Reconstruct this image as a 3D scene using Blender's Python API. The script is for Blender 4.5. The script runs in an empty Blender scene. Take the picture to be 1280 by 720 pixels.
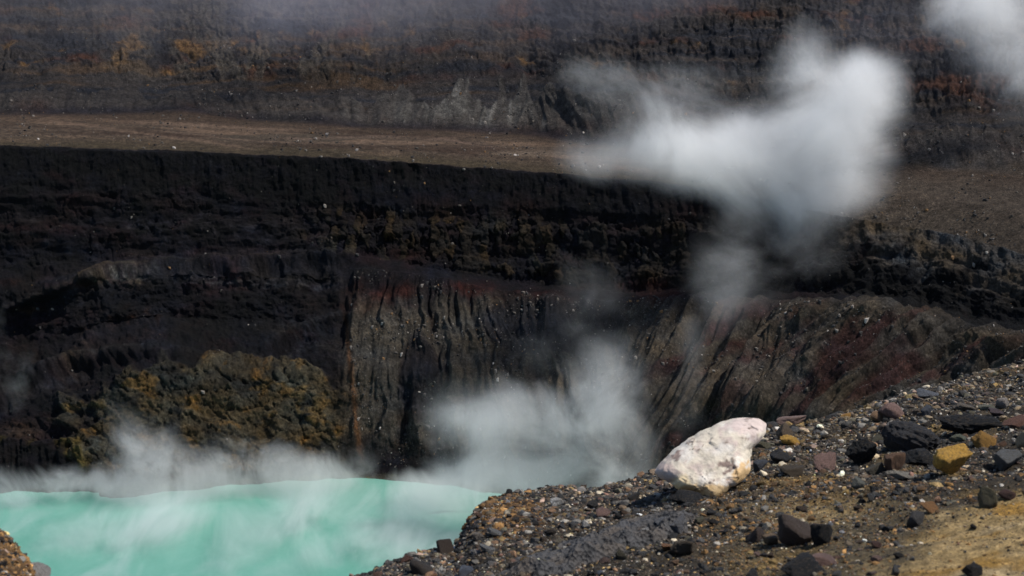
import bpy, bmesh, math, random
import numpy as np
from mathutils import Vector
# ------------------------------------------------------------------ camera, world, sun, exposure
S = bpy.context.scene
C = S.collection
PITCH = math.radians(14.0)
FPX = 640.0 / math.tan(math.radians(18.0))
CAMZ = 200.0
cd = bpy.data.cameras.new('camera'); cam = bpy.data.objects.new('camera', cd); C.objects.link(cam)
cam.location = (0, 0, CAMZ); cam.rotation_euler = (math.pi/2 - PITCH, 0, 0)
cd.sensor_width = 36.0; cd.lens = 18.0 / math.tan(math.radians(18.0))
cd.clip_start = 0.1; cd.clip_end = 6000
cd.dof.use_dof = True; cd.dof.focus_distance = 22.0; cd.dof.aperture_fstop = 8.0
S.camera = cam
SUN_EL, SUN_AZ = math.radians(56), math.radians(98)      # azimuth measured from +y towards +x
W = bpy.data.worlds.new('World'); S.world = W; W.use_nodes = True
wn = W.node_tree.nodes; wl = W.node_tree.links
sky = wn.new('ShaderNodeTexSky'); sky.sky_type = 'NISHITA'; sky.sun_disc = False
sky.sun_elevation = SUN_EL; sky.sun_rotation = SUN_AZ; sky.altitude = 2000
bg = wn['Background']; bg.inputs['Strength'].default_value = 0.125
wl.new(sky.outputs[0], bg.inputs[0])
sd = bpy.data.lights.new('sun', 'SUN'); sd.energy = 4.3; sd.angle = math.radians(0.6); sd.color = (1.0, 0.95, 0.88)
sun = bpy.data.objects.new('sun', sd); C.objects.link(sun); sun.location = (100, 50, 400)
sdir = Vector((math.cos(SUN_EL)*math.sin(SUN_AZ), math.cos(SUN_EL)*math.cos(SUN_AZ), math.sin(SUN_EL)))
sun.rotation_euler = sdir.to_track_quat('Z', 'Y').to_euler()
S.view_settings.view_transform = 'Standard'; S.view_settings.look = 'None'
S.view_settings.gamma = 1.0; S.view_settings.use_curve_mapping = False
S.view_settings.exposure = 0.35
S.render.engine = 'CYCLES'
S.cycles.max_bounces = 8; S.cycles.diffuse_bounces = 2; S.cycles.glossy_bounces = 2
S.cycles.volume_bounces = 5; S.cycles.transparent_max_bounces = 6
S.cycles.volume_step_rate = 1.0; S.cycles.volume_max_steps = 128
S.cycles.sample_clamp_indirect = 4.0
# ------------------------------------------------------------------ numpy noise
def _hash(ix, iy, seed):
    h = (ix.astype(np.int64)*374761393 + iy.astype(np.int64)*668265263 + seed*1274126177) & 0xFFFFFFFF
    h = ((h ^ (h >> 13)) * 1274126177) & 0xFFFFFFFF
    h = h ^ (h >> 16)
    return h
def perlin(x, y, seed=0):
    x = np.asarray(x, float); y = np.asarray(y, float)
    ix = np.floor(x); iy = np.floor(y); fx = x-ix; fy = y-iy
    def g(a, b):
        t = _hash(ix+a, iy+b, seed) * (2*np.pi/4294967296.0)
        return np.cos(t)*(fx-a) + np.sin(t)*(fy-b)
    u = fx*fx*fx*(fx*(fx*6-15)+10); v = fy*fy*fy*(fy*(fy*6-15)+10)
    a = g(0,0); b = g(1,0); c = g(0,1); d = g(1,1)
    return ((a+(b-a)*u) + ((c+(d-c)*u)-(a+(b-a)*u))*v) * 1.5
def fbm(x, y, o=5, seed=0, gain=0.5, lac=2.03):
    s = 0; a = 1; n = 0
    for k in range(o):
        s = s + a*perlin(x, y, seed+k*17); n += a; a *= gain; x = x*lac+3.1; y = y*lac+1.7
    return s/n
def ridged(x, y, o=4, seed=0, gain=0.5):
    s = 0; a = 1; n = 0
    for k in range(o):
        s = s + a*(1-2*np.abs(perlin(x, y, seed+k*31))); n += a; a *= gain; x = x*2.07+5.3; y = y*2.07+2.9
    return s/n
def worley(x, y, seed=0):
    """F1, F2 and a random value per cell"""
    ix = np.floor(x); iy = np.floor(y)
    f1 = np.full(x.shape, 9.0); f2 = np.full(x.shape, 9.0); cid = np.zeros(x.shape)
    for a in (-1, 0, 1):
        for b in (-1, 0, 1):
            h = _hash(ix+a, iy+b, seed)
            px = ix+a+(h & 0xFFFF)/65536.0; py = iy+b+((h >> 16) & 0xFFFF)/65536.0
            d = np.hypot(px-x, py-y)
            m = d < f1
            f2 = np.where(m, f1, np.minimum(f2, d)); cid = np.where(m, (h % 9973)/9973.0, cid); f1 = np.where(m, d, f1)
    return f1, f2, cid
def sst(a, b, x):
    t = np.clip((x-a)/(b-a), 0, 1); return t*t*(3-2*t)
def bump(x, c, w):
    return np.exp(-((x-c)/w)**2)
# ------------------------------------------------------------------ picture ray -> world
cp, sp = math.cos(PITCH), math.sin(PITCH)
def ray(px, py):
    a = (np.asarray(px, float)-640)/FPX; b = (np.asarray(py, float)-360)/FPX
    return a, cp-b*sp, -sp-b*cp
def at_Y(px, py, Y):
    dx, dy, dz = ray(px, py); t = Y/dy
    return dx*t, Y+0*t, CAMZ+dz*t
def Y_at_z(px, py, z):
    dx, dy, dz = ray(px, py); return (z-CAMZ)/dz*dy
def project(x, y, z):
    z = z-CAMZ; f = y*cp - z*sp; u = y*sp + z*cp
    return 640+FPX*x/f, 360-FPX*u/f
# ------------------------------------------------------------------ object helpers
def mesh_from(name, verts, faces, smooth=True):
    me = bpy.data.meshes.new(name)
    verts = np.asarray(verts, np.float32); faces = np.asarray(faces, np.int32)
    k = faces.shape[1]
    me.vertices.add(len(verts)); me.vertices.foreach_set('co', verts.ravel())
    me.loops.add(faces.size); me.loops.foreach_set('vertex_index', faces.ravel())
    me.polygons.add(len(faces))
    me.polygons.foreach_set('loop_start', np.arange(0, faces.size, k, dtype=np.int32))
    me.polygons.foreach_set('loop_total', np.full(len(faces), k, np.int32))
    me.polygons.foreach_set('use_smooth', np.full(len(faces), smooth, bool))
    me.update(calc_edges=True); me.validate()
    return me
def add_color(me, col, name='col'):
    a = me.color_attributes.new(name, 'FLOAT_COLOR', 'POINT')
    c = np.ones((len(col), 4), np.float32); c[:, :3] = col
    a.data.foreach_set('color', c.ravel())
def link(name, me, mat=None, **props):
    o = bpy.data.objects.new(name, me); C.objects.link(o)
    if mat: me.materials.append(mat)
    for k, v in props.items(): o[k] = v
    return o
def grid_faces(nr, nc):
    i = np.arange(nr*nc).reshape(nr, nc)
    return np.stack([i[:-1,:-1], i[:-1,1:], i[1:,1:], i[1:,:-1]], -1).reshape(-1, 4)
# ------------------------------------------------------------------ materials
def new_mat(name):
    m = bpy.data.materials.new(name); m.use_nodes = True
    return m, m.node_tree.nodes, m.node_tree.links
def N(nodes, t, **kw):
    n = nodes.new('ShaderNode'+t)
    for k, v in kw.items():
        if k in n.inputs.keys() and not hasattr(n, k): n.inputs[k].default_value = v
        else: setattr(n, k, v)
    return n
def ramp(nodes, pts, interp='LINEAR'):
    r = nodes.new('ShaderNodeValToRGB'); r.color_ramp.interpolation = interp
    e = r.color_ramp.elements
    while len(e) < len(pts): e.new(0.5)
    for k, (p, c) in enumerate(pts):
        e[k].position = p; e[k].color = (*c, 1) if len(c) == 3 else c
    return r
def g3(v): return (v, v, v)
def attr_rock(name, scale, rough=0.9, bump_s=0.6, bump_d=0.5, vlo=0.55, vhi=1.5, stretch=(1,1,1), spec=0.25, fine_mix=.8):
    """colour attribute broken up by noise of a given size, with bump"""
    m, n, l = new_mat(name)
    b = n['Principled BSDF']; b.inputs['Roughness'].default_value = rough; b.inputs['Specular IOR Level'].default_value = spec
    b.inputs['Coat Weight'].default_value = 0
    at = N(n, 'Attribute', attribute_name='col')
    tc = N(n, 'TexCoord'); mp = N(n, 'Mapping'); mp.inputs['Scale'].default_value = stretch
    l.new(tc.outputs['Object'], mp.inputs[0])
    n1 = N(n, 'TexNoise'); n1.inputs['Scale'].default_value = scale; n1.inputs['Detail'].default_value = 6; n1.inputs['Roughness'].default_value = 0.7
    l.new(mp.outputs[0], n1.inputs['Vector'])
    r = ramp(n, [(0.3, g3(vlo)), (0.7, g3(vhi))]); l.new(n1.outputs[0], r.inputs[0])
    mx = N(n, 'MixRGB', blend_type='MULTIPLY'); mx.inputs[0].default_value = 1
    l.new(at.outputs['Color'], mx.inputs[1]); l.new(r.outputs[0], mx.inputs[2])
    n3_ = N(n, 'TexNoise'); n3_.inputs['Scale'].default_value = scale*4.5; n3_.inputs['Detail'].default_value = 4; n3_.inputs['Roughness'].default_value = .8
    l.new(mp.outputs[0], n3_.inputs['Vector'])
    r3_ = ramp(n, [(.32, g3(.35)), (.52, g3(.95)), (.66, g3(1.9)), (.74, g3(2.6))]); l.new(n3_.outputs[0], r3_.inputs[0])
    mx3 = N(n, 'MixRGB', blend_type='MULTIPLY'); mx3.inputs[0].default_value = fine_mix
    l.new(mx.outputs[0], mx3.inputs[1]); l.new(r3_.outputs[0], mx3.inputs[2])
    l.new(mx3.outputs[0], b.inputs['Base Color'])
    n2 = N(n, 'TexNoise'); n2.inputs['Scale'].default_value = scale*2.3; n2.inputs['Detail'].default_value = 7; n2.inputs['Roughness'].default_value = 0.75
    l.new(mp.outputs[0], n2.inputs['Vector'])
    bp = N(n, 'Bump'); bp.inputs['Strength'].default_value = bump_s; bp.inputs['Distance'].default_value = bump_d
    l.new(n2.outputs[0], bp.inputs['Height']); l.new(bp.outputs[0], b.inputs['Normal'])
    return m
# ------------------------------------------------------------------ far terrain: inner crater cliff, terrace, outer cliff
PX = np.array([-350, 0, 120, 200, 330, 440, 540, 640, 760, 860, 960, 1050, 1180, 1280, 1650], float)
def row(d):
    xs = sorted(d); return np.interp(PX, xs, [d[k] for k in xs])
r1 = row({-350:618, 0:613, 120:614, 200:611, 330:602, 440:595, 540:602, 640:620, 760:662, 860:695, 960:735, 1050:775, 1180:850, 1280:920, 1650:1200})
r2 = row({-350:560, 0:525, 120:487, 200:452, 330:470, 440:468, 540:470, 640:480, 760:490, 860:500, 960:510, 1050:530, 1180:560, 1280:600, 1650:800})
r4 = row({-350:330, 0:368, 120:345, 200:340, 330:337, 440:338, 540:352, 640:368, 760:376, 860:378, 960:382, 1050:384, 1180:410, 1280:432, 1650:570})
r5 = row({-350:312, 0:340, 120:328, 200:322, 330:320, 440:318, 540:338, 640:352, 760:360, 860:362, 960:365, 1050:368, 1180:388, 1280:410, 1650:540})
r6 = row({-350:225, 0:232, 200:238, 440:258, 640:262, 860:275, 1050:305, 1180:322, 1280:348, 1650:470})
r7 = row({-350:172, 0:182, 200:188, 440:198, 640:213, 760:222, 860:232, 960:250, 1050:270, 1180:292, 1280:318, 1650:430})
z7 = row({-350:104, 440:100, 640:96, 1050:94, 1280:92, 1650:88})
r9 = row({-350:138, 0:143, 200:141, 440:158, 640:166, 760:182, 860:190, 960:192, 1050:198, 1180:208, 1280:212, 1650:240})
z9 = row({-350:105, 440:101, 640:98, 860:100, 1050:104, 1280:108, 1650:110})
r10 = row({-350:105, 0:106, 200:106, 440:112, 640:100, 760:105, 860:125, 1050:150, 1280:150, 1650:150})
Y1 = Y_at_z(PX, r1, 0.0); Y7 = Y_at_z(PX, r7, z7); Y9 = Y_at_z(PX, r9, z9)
def fr(f): return Y1+(Y7-Y1)*f
f2 = row({-350:.2, 440:.22, 1650:.35}); f3 = row({-350:.62, 0:.62, 330:.58, 440:.45, 640:.45, 1050:.5, 1650:.52})
r3 = row({-350:400, 0:430, 200:400, 330:400, 440:410, 640:424, 860:438, 1050:450, 1280:510, 1650:680})
T = [  # (py, Y) rows of the profile, from under the water to the crest
 (r1+25, Y1-14), (r1, Y1), (r2, fr(f2)), (r3, fr(f3)), (r4, fr(.67)), (r5, fr(.78)), (r6, fr(.93)), (r7, Y7),
 (r7*.5+r9*.5, None), (r9, Y9), (r10, Y9+38), (PX*0+62, Y9+72), (PX*0+4, Y9+112), (PX*0-90, Y9+175), (PX*0-330, Y9+330)]
T[8] = (T[8][0], Y_at_z(PX, T[8][0], z7*.5+z9*.5+1.5))
def pchip_cols(vals, xs):      # smooth interpolation across PX
    n = len(PX); h = np.diff(PX); dl = np.diff(vals)/h
    d = np.zeros(n); d[0] = dl[0]; d[-1] = dl[-1]
    for k in range(1, n-1):
        d[k] = 0 if dl[k-1]*dl[k] <= 0 else 2/(1/dl[k-1]+1/dl[k])
    i = np.clip(np.searchsorted(PX, xs)-1, 0, n-2); t = (xs-PX[i])/h[i]
    return (vals[i]*(1+2*t)*(1-t)**2 + h[i]*d[i]*t*(1-t)**2 + vals[i+1]*t*t*(3-2*t) + h[i]*d[i+1]*t*t*(t-1))
dens = np.concatenate([np.linspace(-350, -20, 90, endpoint=False), np.linspace(-20, 1300, 1050, endpoint=False), np.linspace(1300, 1650, 80)])
rows_per = [8, 105, 70, 60, 16, 70, 45, 30, 30, 45, 45, 60, 60, 20]
PYr = np.array([pchip_cols(p, dens) for p, _ in T]); YYr = np.array([pchip_cols(y, dens) for _, y in T])
pyg, yg, seg = [], [], []
for k, n in enumerate(rows_per):
    for t in np.arange(n)/n:
        pyg.append(PYr[k]*(1-t)+PYr[k+1]*t); yg.append(YYr[k]*(1-t)+YYr[k+1]*t); seg.append(k+t)
pyg.append(PYr[-1]); yg.append(YYr[-1]); seg.append(len(rows_per))
pyg = np.array(pyg); yg = np.array(yg); seg = np.array(seg)
NR, NC = pyg.shape
# rounds off the profile's corners (not the terrace's lip)
def smooth_rows(a, it):
    lip = sum(rows_per[:7])
    for _ in range(it):
        b = a.copy(); b[1:-1] = a[:-2]*.25+a[1:-1]*.5+a[2:]*.25
        b[lip-2:lip+3] = a[lip-2:lip+3]; a = b
    return a
pxg = np.broadcast_to(dens, pyg.shape).copy()
pyg = smooth_rows(pyg, 14); yg = smooth_rows(yg, 14)
X, Yw, Z = at_Y(pxg, pyg, yg)
P = np.stack([X, Yw, Z], -1)
sg = seg[:, None]+0*pxg
U, V = pxg, pyg
# wavy ledge on the left
wv = fbm(U/90, V/90, 4, 5)
# normals of the smooth base
du = np.gradient(P, axis=1); dv = np.gradient(P, axis=0)
nrm = np.cross(du, dv); nrm /= np.linalg.norm(nrm, axis=-1, keepdims=True)+1e-9
if nrm[NR//3, NC//2, 1] > 0: nrm = -nrm
inner = sst(.5, 1.4, sg)*(1-sst(6.92, 7.0, sg))          # between shore and terrace lip
terr = sst(6.98, 7.05, sg)*(1-sst(8.8, 9.1, sg))
outer = sst(8.9, 9.3, sg)
cliff = sst(4.8, 5.2, sg)*(1-sst(5.85, 6.15, sg))
darks = sst(5.8, 6.15, sg)*(1-sst(6.94, 7.0, sg))
gull = sst(1.05, 1.5, sg)*(1-sst(3.7, 4.3, sg))
leftm = 1-sst(400, 450, U+25*wv)                          # black hollow and ochre bank on the left
mid = (1-leftm)*(1-sst(780, 850, U)); rgt = sst(780, 850, U)
far_r = sst(950, 1120, U)
# gullies: straight down in the middle, slanting on the right
wx = U+14*fbm(U/60, V/60, 3, 11)+6*fbm(U/14, V/30, 3, 12); 
ca, sa = math.cos(math.radians(34)), math.sin(math.radians(34))
def rotc(a): 
    a = math.radians(a); return (U*math.cos(a)+V*math.sin(a), -U*math.sin(a)+V*math.cos(a))
fan = (wx-525)*(1-.0016*(V-480))-.10*(V-480)*np.sin((wx-525)/45)
g0 = ridged(fan/34, V/300, 4, 21)
q = rotc(28); g1 = ridged((q[0]+10*wv)/34, q[1]/480, 4, 22)
q = rotc(52); g2 = ridged((q[0]+10*wv)/34, q[1]/520, 4, 23)
w1 = sst(720, 840, U)*(1-sst(960, 1060, U)); w2 = sst(960, 1060, U); w0 = 1-sst(720, 840, U)
gl = g0*w0+g1*w1+g2*w2
big = fbm(U/170, V/130, 3, 31)
med = fbm(U/45, V/34, 4, 32)
fine = fbm(U/13, V/10, 5, 33)
f1c, f2c, idc = worley(U/10+.7*fbm(U/14, V/14, 4, 41), V/19+.7*fbm(U/14, V/14, 4, 42), 43)       # blocky columns
f1b, f2b, idb = worley(U/4.5+.5*fine, V/5.5+.5*fine, 44)
D = np.zeros_like(U)
ani = ridged(U/9, V/70, 4, 34)*w0+ridged(rotc(28)[0]/9, rotc(28)[1]/80, 4, 35)*w1+ridged(rotc(54)[0]/9, rotc(54)[1]/90, 4, 36)*w2
D += inner*(5*big + (2.6+1.6*leftm-1.8*gull*rgt)*med + 0.8*fine*(1-.75*gull*(1-leftm)))*(1-.5*darks)+gull*(1-leftm)*.6*ani
ckm = .25+.9*sst(-.25, .35, fbm(U/55, V/26, 4, 66))
D += cliff*(1.6*np.sin(V/7.5+3*med+1.2*fine)+2.2*fbm(U/30, V/9, 5, 67))
D += cliff*ckm*(1-.75*far_r)*(.3+.7*sst(330, 450, U))*((idc-.5)*4.2 - 2.5*np.exp(-((f2c-f1c)/.12)**2) + (idb-.5)*1.2)
D += gull*rgt*11.0*(ridged((rotc(38)[0]+12*wv)/70, rotc(38)[1]/420, 3, 59)*w1+ridged((rotc(56)[0]+12*wv)/74, rotc(56)[1]/460, 3, 60)*w2)
D += gull*(1-leftm)*(gl*(7.5+2.5*w1+6.5*w2)+1.0*ridged(U/13, V/60, 4, 51)*w0+2.0*ridged(rotc(28)[0]/10, rotc(28)[1]/60, 4, 55)*w1+2.0*ridged(rotc(52)[0]/10, rotc(52)[1]/60, 4, 56)*w2)
colmn = ridged((U+6*wv)/20, V/120, 4, 52)
D += leftm*sst(1.1,1.5,sg)*(1-sst(4.9,5.2,sg))*(2.2*ridged(U/60, V/45, 5, 53)+1.4*fine+.9*(idb-.5))
D += darks*(2.0*ridged((U+5*wv)/24, V/90, 5, 54)+1.1*fbm(U/9, V/11, 4, 68))
# folded strata on the left: a curved overhanging ledge, the cave below it, slanting ribs
def pl(*pts): return np.interp(U, [p[0] for p in pts], [p[1] for p in pts])
rib = pl((-60, 405), (30, 377), (105, 348), (135, 333), (218, 327), (338, 321), (440, 318))+3*wv+.8*fine
ribm = leftm*sst(-30, 30, U)
irr = .35+.65*sst(-.3, .25, fbm(U/34, V/60, 4, 155))
D += ribm*irr*(4.0*bump(V, rib, 6)-9*sst(2, 9, V-rib)*(1-sst(20, 62, V-rib))*(.45+.55*(1-sst(120, 160, U)*(1-sst(200, 240, U)))))
rib2 = pl((-60, 520), (20, 485), (90, 452), (180, 436), (290, 456), (370, 416), (440, 384))+7*wv+1.2*fine
bank0 = 1-sst(.8, 1.1, ((U-290)/185)**2+((V-530)/88)**2)
D += (1-bank0)*irr*leftm*(4.5*bump(V, rib2, 9)-7*sst(3, 10, V-rib2)*(1-sst(14, 50, V-rib2))*(1-.6*sst(340, 380, U)))
rib3 = pl((-60, 500), (75, 462), (150, 392), (190, 398), (260, 430))+5*wv
D += leftm*(1-sst(210, 260, U))*4.5*bump(V, rib3, 13)
D += leftm*4*bump(U, 400, 36)*bump(V, 437, 30)
# ochre bank by the water, bulging out
bank_e = ((U-275)/200)**2+((V-538)/90)**2+.75*fbm(U/48, V/40, 5, 61)+.15*wv
bank = (1-sst(.8, 1.1, bank_e))*leftm*sst(1.0, 1.15, sg)
f1k, f2k, idk = worley(U/24+.6*fine+.8*med, V/17+.6*fine, 64)
f1j, f2j, idj = worley(U/9+.5*fine, V/7+.5*fine, 65)
gxk = (_hash(np.floor(idk*9973), np.floor(idk*0+3), 5) % 1000)/500.0-1; gyk = (_hash(np.floor(idk*9973), np.floor(idk*0+8), 6) % 1000)/500.0-1
D -= bank*.6*fine
D += bank*(2.6+(idk-.5)*2.4+1.5*gxk*np.sin(U/9)*.5-1.6*np.exp(-((f2k-f1k)/.07)**2)+2.6*ridged(U/80+.4*V/80, V/55, 3, 62)+1.6*ridged(U/22-.5*V/22, V/60, 3, 69))
lowl = (1-sst(95, 150, U+8*wv))*sst(545, 560, V+6*fine)*sst(1.0, 1.15, sg)
D += lowl*(4+4.5*ridged(U/26, V/160, 3, 63))
knob = bump(U, 150, 42)*bump(V, 585, 32); D += knob*(7+3*fine)
# terrace and outer cliff
D += terr*(0.5*fbm(U/70, V/12, 4, 71)+.25*fine)
hum = bump(U, 240, 42)*bump(V, 141, 9)+bump(U, 400, 36)*bump(V, 149, 7); D += hum*3
cone = np.abs(((U/42+.9*fbm(U/110, 0*U, 3, 77)) % 1)*2-1)
tal = sst(9.0, 9.2, sg)*(1-sst(-.05, .05, sg-9.75-.3*bump(U, 585, 120)+(.05+.45*bump(U, 580, 130))*cone+.6*fbm(U/30, V/50, 4, 73)))
og = ridged((U+.35*(V-100)*np.sign(np.sin(U/70)))/26, V/110, 4, 72)
D += outer*(7*big+3.5*med+1.0*fine) 
D += tal*(2.4*og-1.5*cone*bump(U, 580, 130))
strat = np.sin((V+9*fbm(U/160, V/60, 4, 74)+.01*U)/4.6)+.6*np.sin((V+6*wv)/2.1)
up = sst(9.9, 10.4, sg)
f1o, f2o, ido = worley(U/22+1.5*med, V/9+1.2*fine, 75)
D += up*(.7*strat+(ido-.5)*2.6-.8*np.exp(-((f2o-f1o)/.1)**2)+3.2*ridged(U/34, V/90, 5, 76)+1.6*ridged(U/9, V/14, 4, 78))
edge = sst(-350, -330, U)
near_lip = np.exp(-((sg-7.0)/.05)**2)
D += inner*far_r*sst(3.0, 4.0, sg)*(2.2*ridged(rotc(55)[0]/26, rotc(55)[1]/120, 4, 57)+2.0*ridged(U/30, V/24, 4, 58))
D *= (1-.55*near_lip*(1-.8*far_r))
P2 = P+nrm*D[..., None]*0.55
P2[..., 2] += near_lip*(0.5*fbm(U/60, U*0, 4, 81)+.25*fbm(U/11, U*0, 4, 82))*2.2
# ---- geological colours (rock and ash types; inner wall also carries painted shade and lit bands)
def lay(col, c, m):
    return col+(np.array(c)-col)*np.clip(m, 0, 1)[..., None]
col = np.zeros(U.shape+(3,))+np.array((.015, .012, .016))
m1 = sst(-.1, .5, fbm(U/70, V/40, 5, 91)); m2 = sst(0, .5, fbm(U/26, V/18, 5, 92)); m3 = sst(.05, .45, fbm(U/12, V/14, 5, 93))
col = lay(col, (.032, .022, .028), inner*m2*.8)
col = lay(col, (.034, .014, .016), inner*sst(.0, .4, fbm(U/120, V/34, 5, 151))*.75)
col = lay(col, (.012, .015, .024), inner*sst(.05, .4, fbm(U/90, V/40, 5, 152))*.7)
col = lay(col, (.042, .034, .026), cliff*sst(.35, .7, idc)*.9*sst(340, 420, U))
col = lay(col, (.070, .048, .026), cliff*sst(.8, .9, idc)*sst(340, 420, U)*(1-sst(650, 750, U)))
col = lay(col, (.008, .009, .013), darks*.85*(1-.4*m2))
vs_ = fbm((U+4*wv)/7, V/70, 5, 153)
col = lay(col, (.034, .033, .036), darks*sst(.1, .45, vs_)*sst(-.1, .3, fbm(U/70, V/40, 4, 154))*.8)
col = lay(col, (.026, .013, .014), sst(5.4, 5.9, sg)*(1-sst(6.3, 6.7, sg))*m1*.9)
ash = gull*(1-leftm)*sst(-.45, .35, gl+.5*fbm(U/50, V/50, 3, 94))
ashw = np.clip(mid*sst(355, 400, V+12*fine)+rgt*.75, 0, 1)
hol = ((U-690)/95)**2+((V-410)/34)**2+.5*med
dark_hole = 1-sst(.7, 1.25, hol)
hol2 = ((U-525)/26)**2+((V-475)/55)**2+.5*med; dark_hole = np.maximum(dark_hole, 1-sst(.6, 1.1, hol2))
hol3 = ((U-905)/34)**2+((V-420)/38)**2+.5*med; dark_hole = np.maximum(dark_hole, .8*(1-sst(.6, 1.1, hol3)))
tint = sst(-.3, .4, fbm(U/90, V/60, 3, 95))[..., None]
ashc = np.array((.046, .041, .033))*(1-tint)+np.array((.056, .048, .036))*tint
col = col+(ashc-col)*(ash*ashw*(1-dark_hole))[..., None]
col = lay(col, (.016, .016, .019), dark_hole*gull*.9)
red = bump(V, 368-.02*(U-600)+6*wv, 13)*sst(440, 500, U)*(1-sst(880, 930, U))*m1
col = lay(col, (.075, .016, .011), red*.95)
col = lay(col, (.065, .014, .010), bump(U, 475, 50)*bump(V, 378, 20)*.85*(.3+.7*m2))
col = lay(col, (.085, .020, .010), bump(U, 832, 26)*bump(V, 378, 13)*.9)
col = lay(col, (.034, .013, .012), far_r*gull*sst(0, .45, fbm(U/80+V/80, V/40-U/60, 4, 96))*.9)
col = lay(col, (.045, .016, .016), bump(U, 1060, 110)*bump(V, 470, 45)*(.4+.6*m1)*.9)
blk = rgt*sst(.0, .35, fbm(U/70, V/55, 4, 97)-.25+.5*bump(V, 330, 60)*sst(960, 1020, U))
blk = np.maximum(blk, far_r*sst(3.3, 3.9, sg)*(1-sst(5.9, 6.5, sg))*sst(-.5, .0, fbm(U/40, V/30, 4, 145)))
col = lay(col, (.008, .008, .009), blk*inner*.9)  # cast shadow on the right wall, painted in as black
col = lay(col, (.14, .055, .015), bump(U, 434+.12*(V-420)+3*fine, 3.2)*sst(385, 400, V)*(1-sst(560, 590, V))*.9)
oc = bank*sst(-.25, .12, fbm(U/70, V/50, 4, 98)+.25*sst(300, 380, U))
col = lay(col, (.050, .043, .028), bank*.9)
col = lay(col, (.100, .080, .046), oc*.75)
col = lay(col, (.20, .115, .035), bank*.9*sst(.10, .35, fbm(U/34, V/26, 5, 99)+.35*bump(U, 365, 45)*bump(V, 505, 36)+.2*bump(U, 150, 40)*bump(V, 480, 16)-.08)*.85)
col = lay(col, (.028, .026, .020), bank*sst(.15, .4, fbm(U/40, V/26, 4, 100)))
col = lay(col, (.12, .09, .02), lowl*sst(.0, .4, fbm(U/20, V/60, 4, 101))*.8)
col = lay(col, (.20, .12, .07), bump(U, 30, 24)*bump(V, 540, 11)*(.5+.5*m2))
col = lay(col, (.11, .11, .085), knob*sst(-.1, .4, fine+.3*med)*.9)
stk = sst(-.25, .4, fbm((U-.6*V)/7, (V+.5*U)/26, 5, 144))
col = lay(col, (.085, .068, .048), ribm*bump(V, rib-1, 2.0)*(.2+.6*(1-sst(200, 240, U)))*irr)
col = lay(col, (.100, .090, .074), ribm*sst(0, 4, V-rib)*(1-sst(16, 36, V-rib))*bump(U, 158, 46)*(.25+.75*stk))
col = lay(col, (.055, .030, .016), ribm*bump(V, rib+12, 6)*(1-sst(90, 120, U))*m2)
col = lay(col, (.075, .058, .058), leftm*bump(V, rib3, 22)*(1-sst(205, 250, U))*stk*.85)  # lit slope: light painted in along with its pinkish tint
col = lay(col, (.10, .045, .025), leftm*bump(V, rib3-4, 18)*bump(U, 165, 45)*m3)
col = lay(col, (.070, .070, .076), (1-bank0)*leftm*bump(V, rib2-2, 4)*(.3+.7*stk)*.9)
col = lay(col, (.040, .042, .050), leftm*sst(300, 330, U)*bump(V, 412, 30)*stk*.9)
col = lay(col, (.07, .04, .03), leftm*bump(U, 185, 45)*bump(V, 405, 22)*m2)
shore = (1-sst(1.0, 1.05, sg+.04*fine))*(.45+.55*sst(360, 400, U))
col = lay(col, (.10, .088, .055), shore*.9); col = lay(col, (.22, .19, .06), shore*sst(.1, .4, fbm(U/16, V/9, 4, 102)))
hz = leftm
col = lay(col, (.010, .010, .012), hz*sst(-.1, .3, fbm(U/80, V/50, 4, 103)+.45*bump(U, 290, 75)*bump(V, 420, 55)+.35*bump(V, 372, 12))*sst(1.1, 1.2, sg)*(1-bank)*.85)  # black hollow under the ledge: overhang's shade painted into the colour
col = lay(col, (.070, .067, .070), hz*bump(V, 352+.02*(U-330)+6*wv, 7)*sst(220, 260, U)*sst(-.2, .4, fbm(U/10, V/6, 4, 104))*.8)  # lit wavy strip, its light painted as pale grey
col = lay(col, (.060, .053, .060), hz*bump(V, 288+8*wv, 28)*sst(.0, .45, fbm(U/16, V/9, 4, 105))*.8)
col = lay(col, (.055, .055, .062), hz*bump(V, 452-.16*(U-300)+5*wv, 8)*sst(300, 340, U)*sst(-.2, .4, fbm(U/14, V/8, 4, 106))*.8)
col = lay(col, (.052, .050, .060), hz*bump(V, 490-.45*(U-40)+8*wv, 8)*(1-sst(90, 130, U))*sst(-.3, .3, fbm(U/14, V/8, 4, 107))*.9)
fing = far_r*sst(4.6, 5.4, sg)*sst(-.15, .25, ridged(rotc(55)[0]/34, rotc(55)[1]/150, 4, 108)+1.0*(sg-6.25)+.30*sst(1150, 1260, U))
col = lay(col, (.058, .050, .042), fing*.95)
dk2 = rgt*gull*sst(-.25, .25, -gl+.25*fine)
col = lay(col, (.009, .009, .010), dk2*.9)  # right gullies: troughs darker, crests lighter on the next line
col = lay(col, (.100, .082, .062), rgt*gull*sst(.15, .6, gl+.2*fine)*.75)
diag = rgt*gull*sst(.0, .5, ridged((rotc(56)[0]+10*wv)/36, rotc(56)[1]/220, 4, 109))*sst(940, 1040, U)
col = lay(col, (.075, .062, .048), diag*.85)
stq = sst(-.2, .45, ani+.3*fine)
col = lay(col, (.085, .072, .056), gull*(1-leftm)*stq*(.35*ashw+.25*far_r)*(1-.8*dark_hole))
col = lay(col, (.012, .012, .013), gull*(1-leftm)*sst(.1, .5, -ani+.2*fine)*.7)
red2 = .8*rgt*gull*sst(.0, .35, fbm((rotc(54)[0]+10*wv)/26, rotc(54)[1]/150, 4, 110)+.35*bump(U, 1075, 95)*bump(V, 465, 50))
col = lay(col, (.050, .015, .016), red2*.9)
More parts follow.
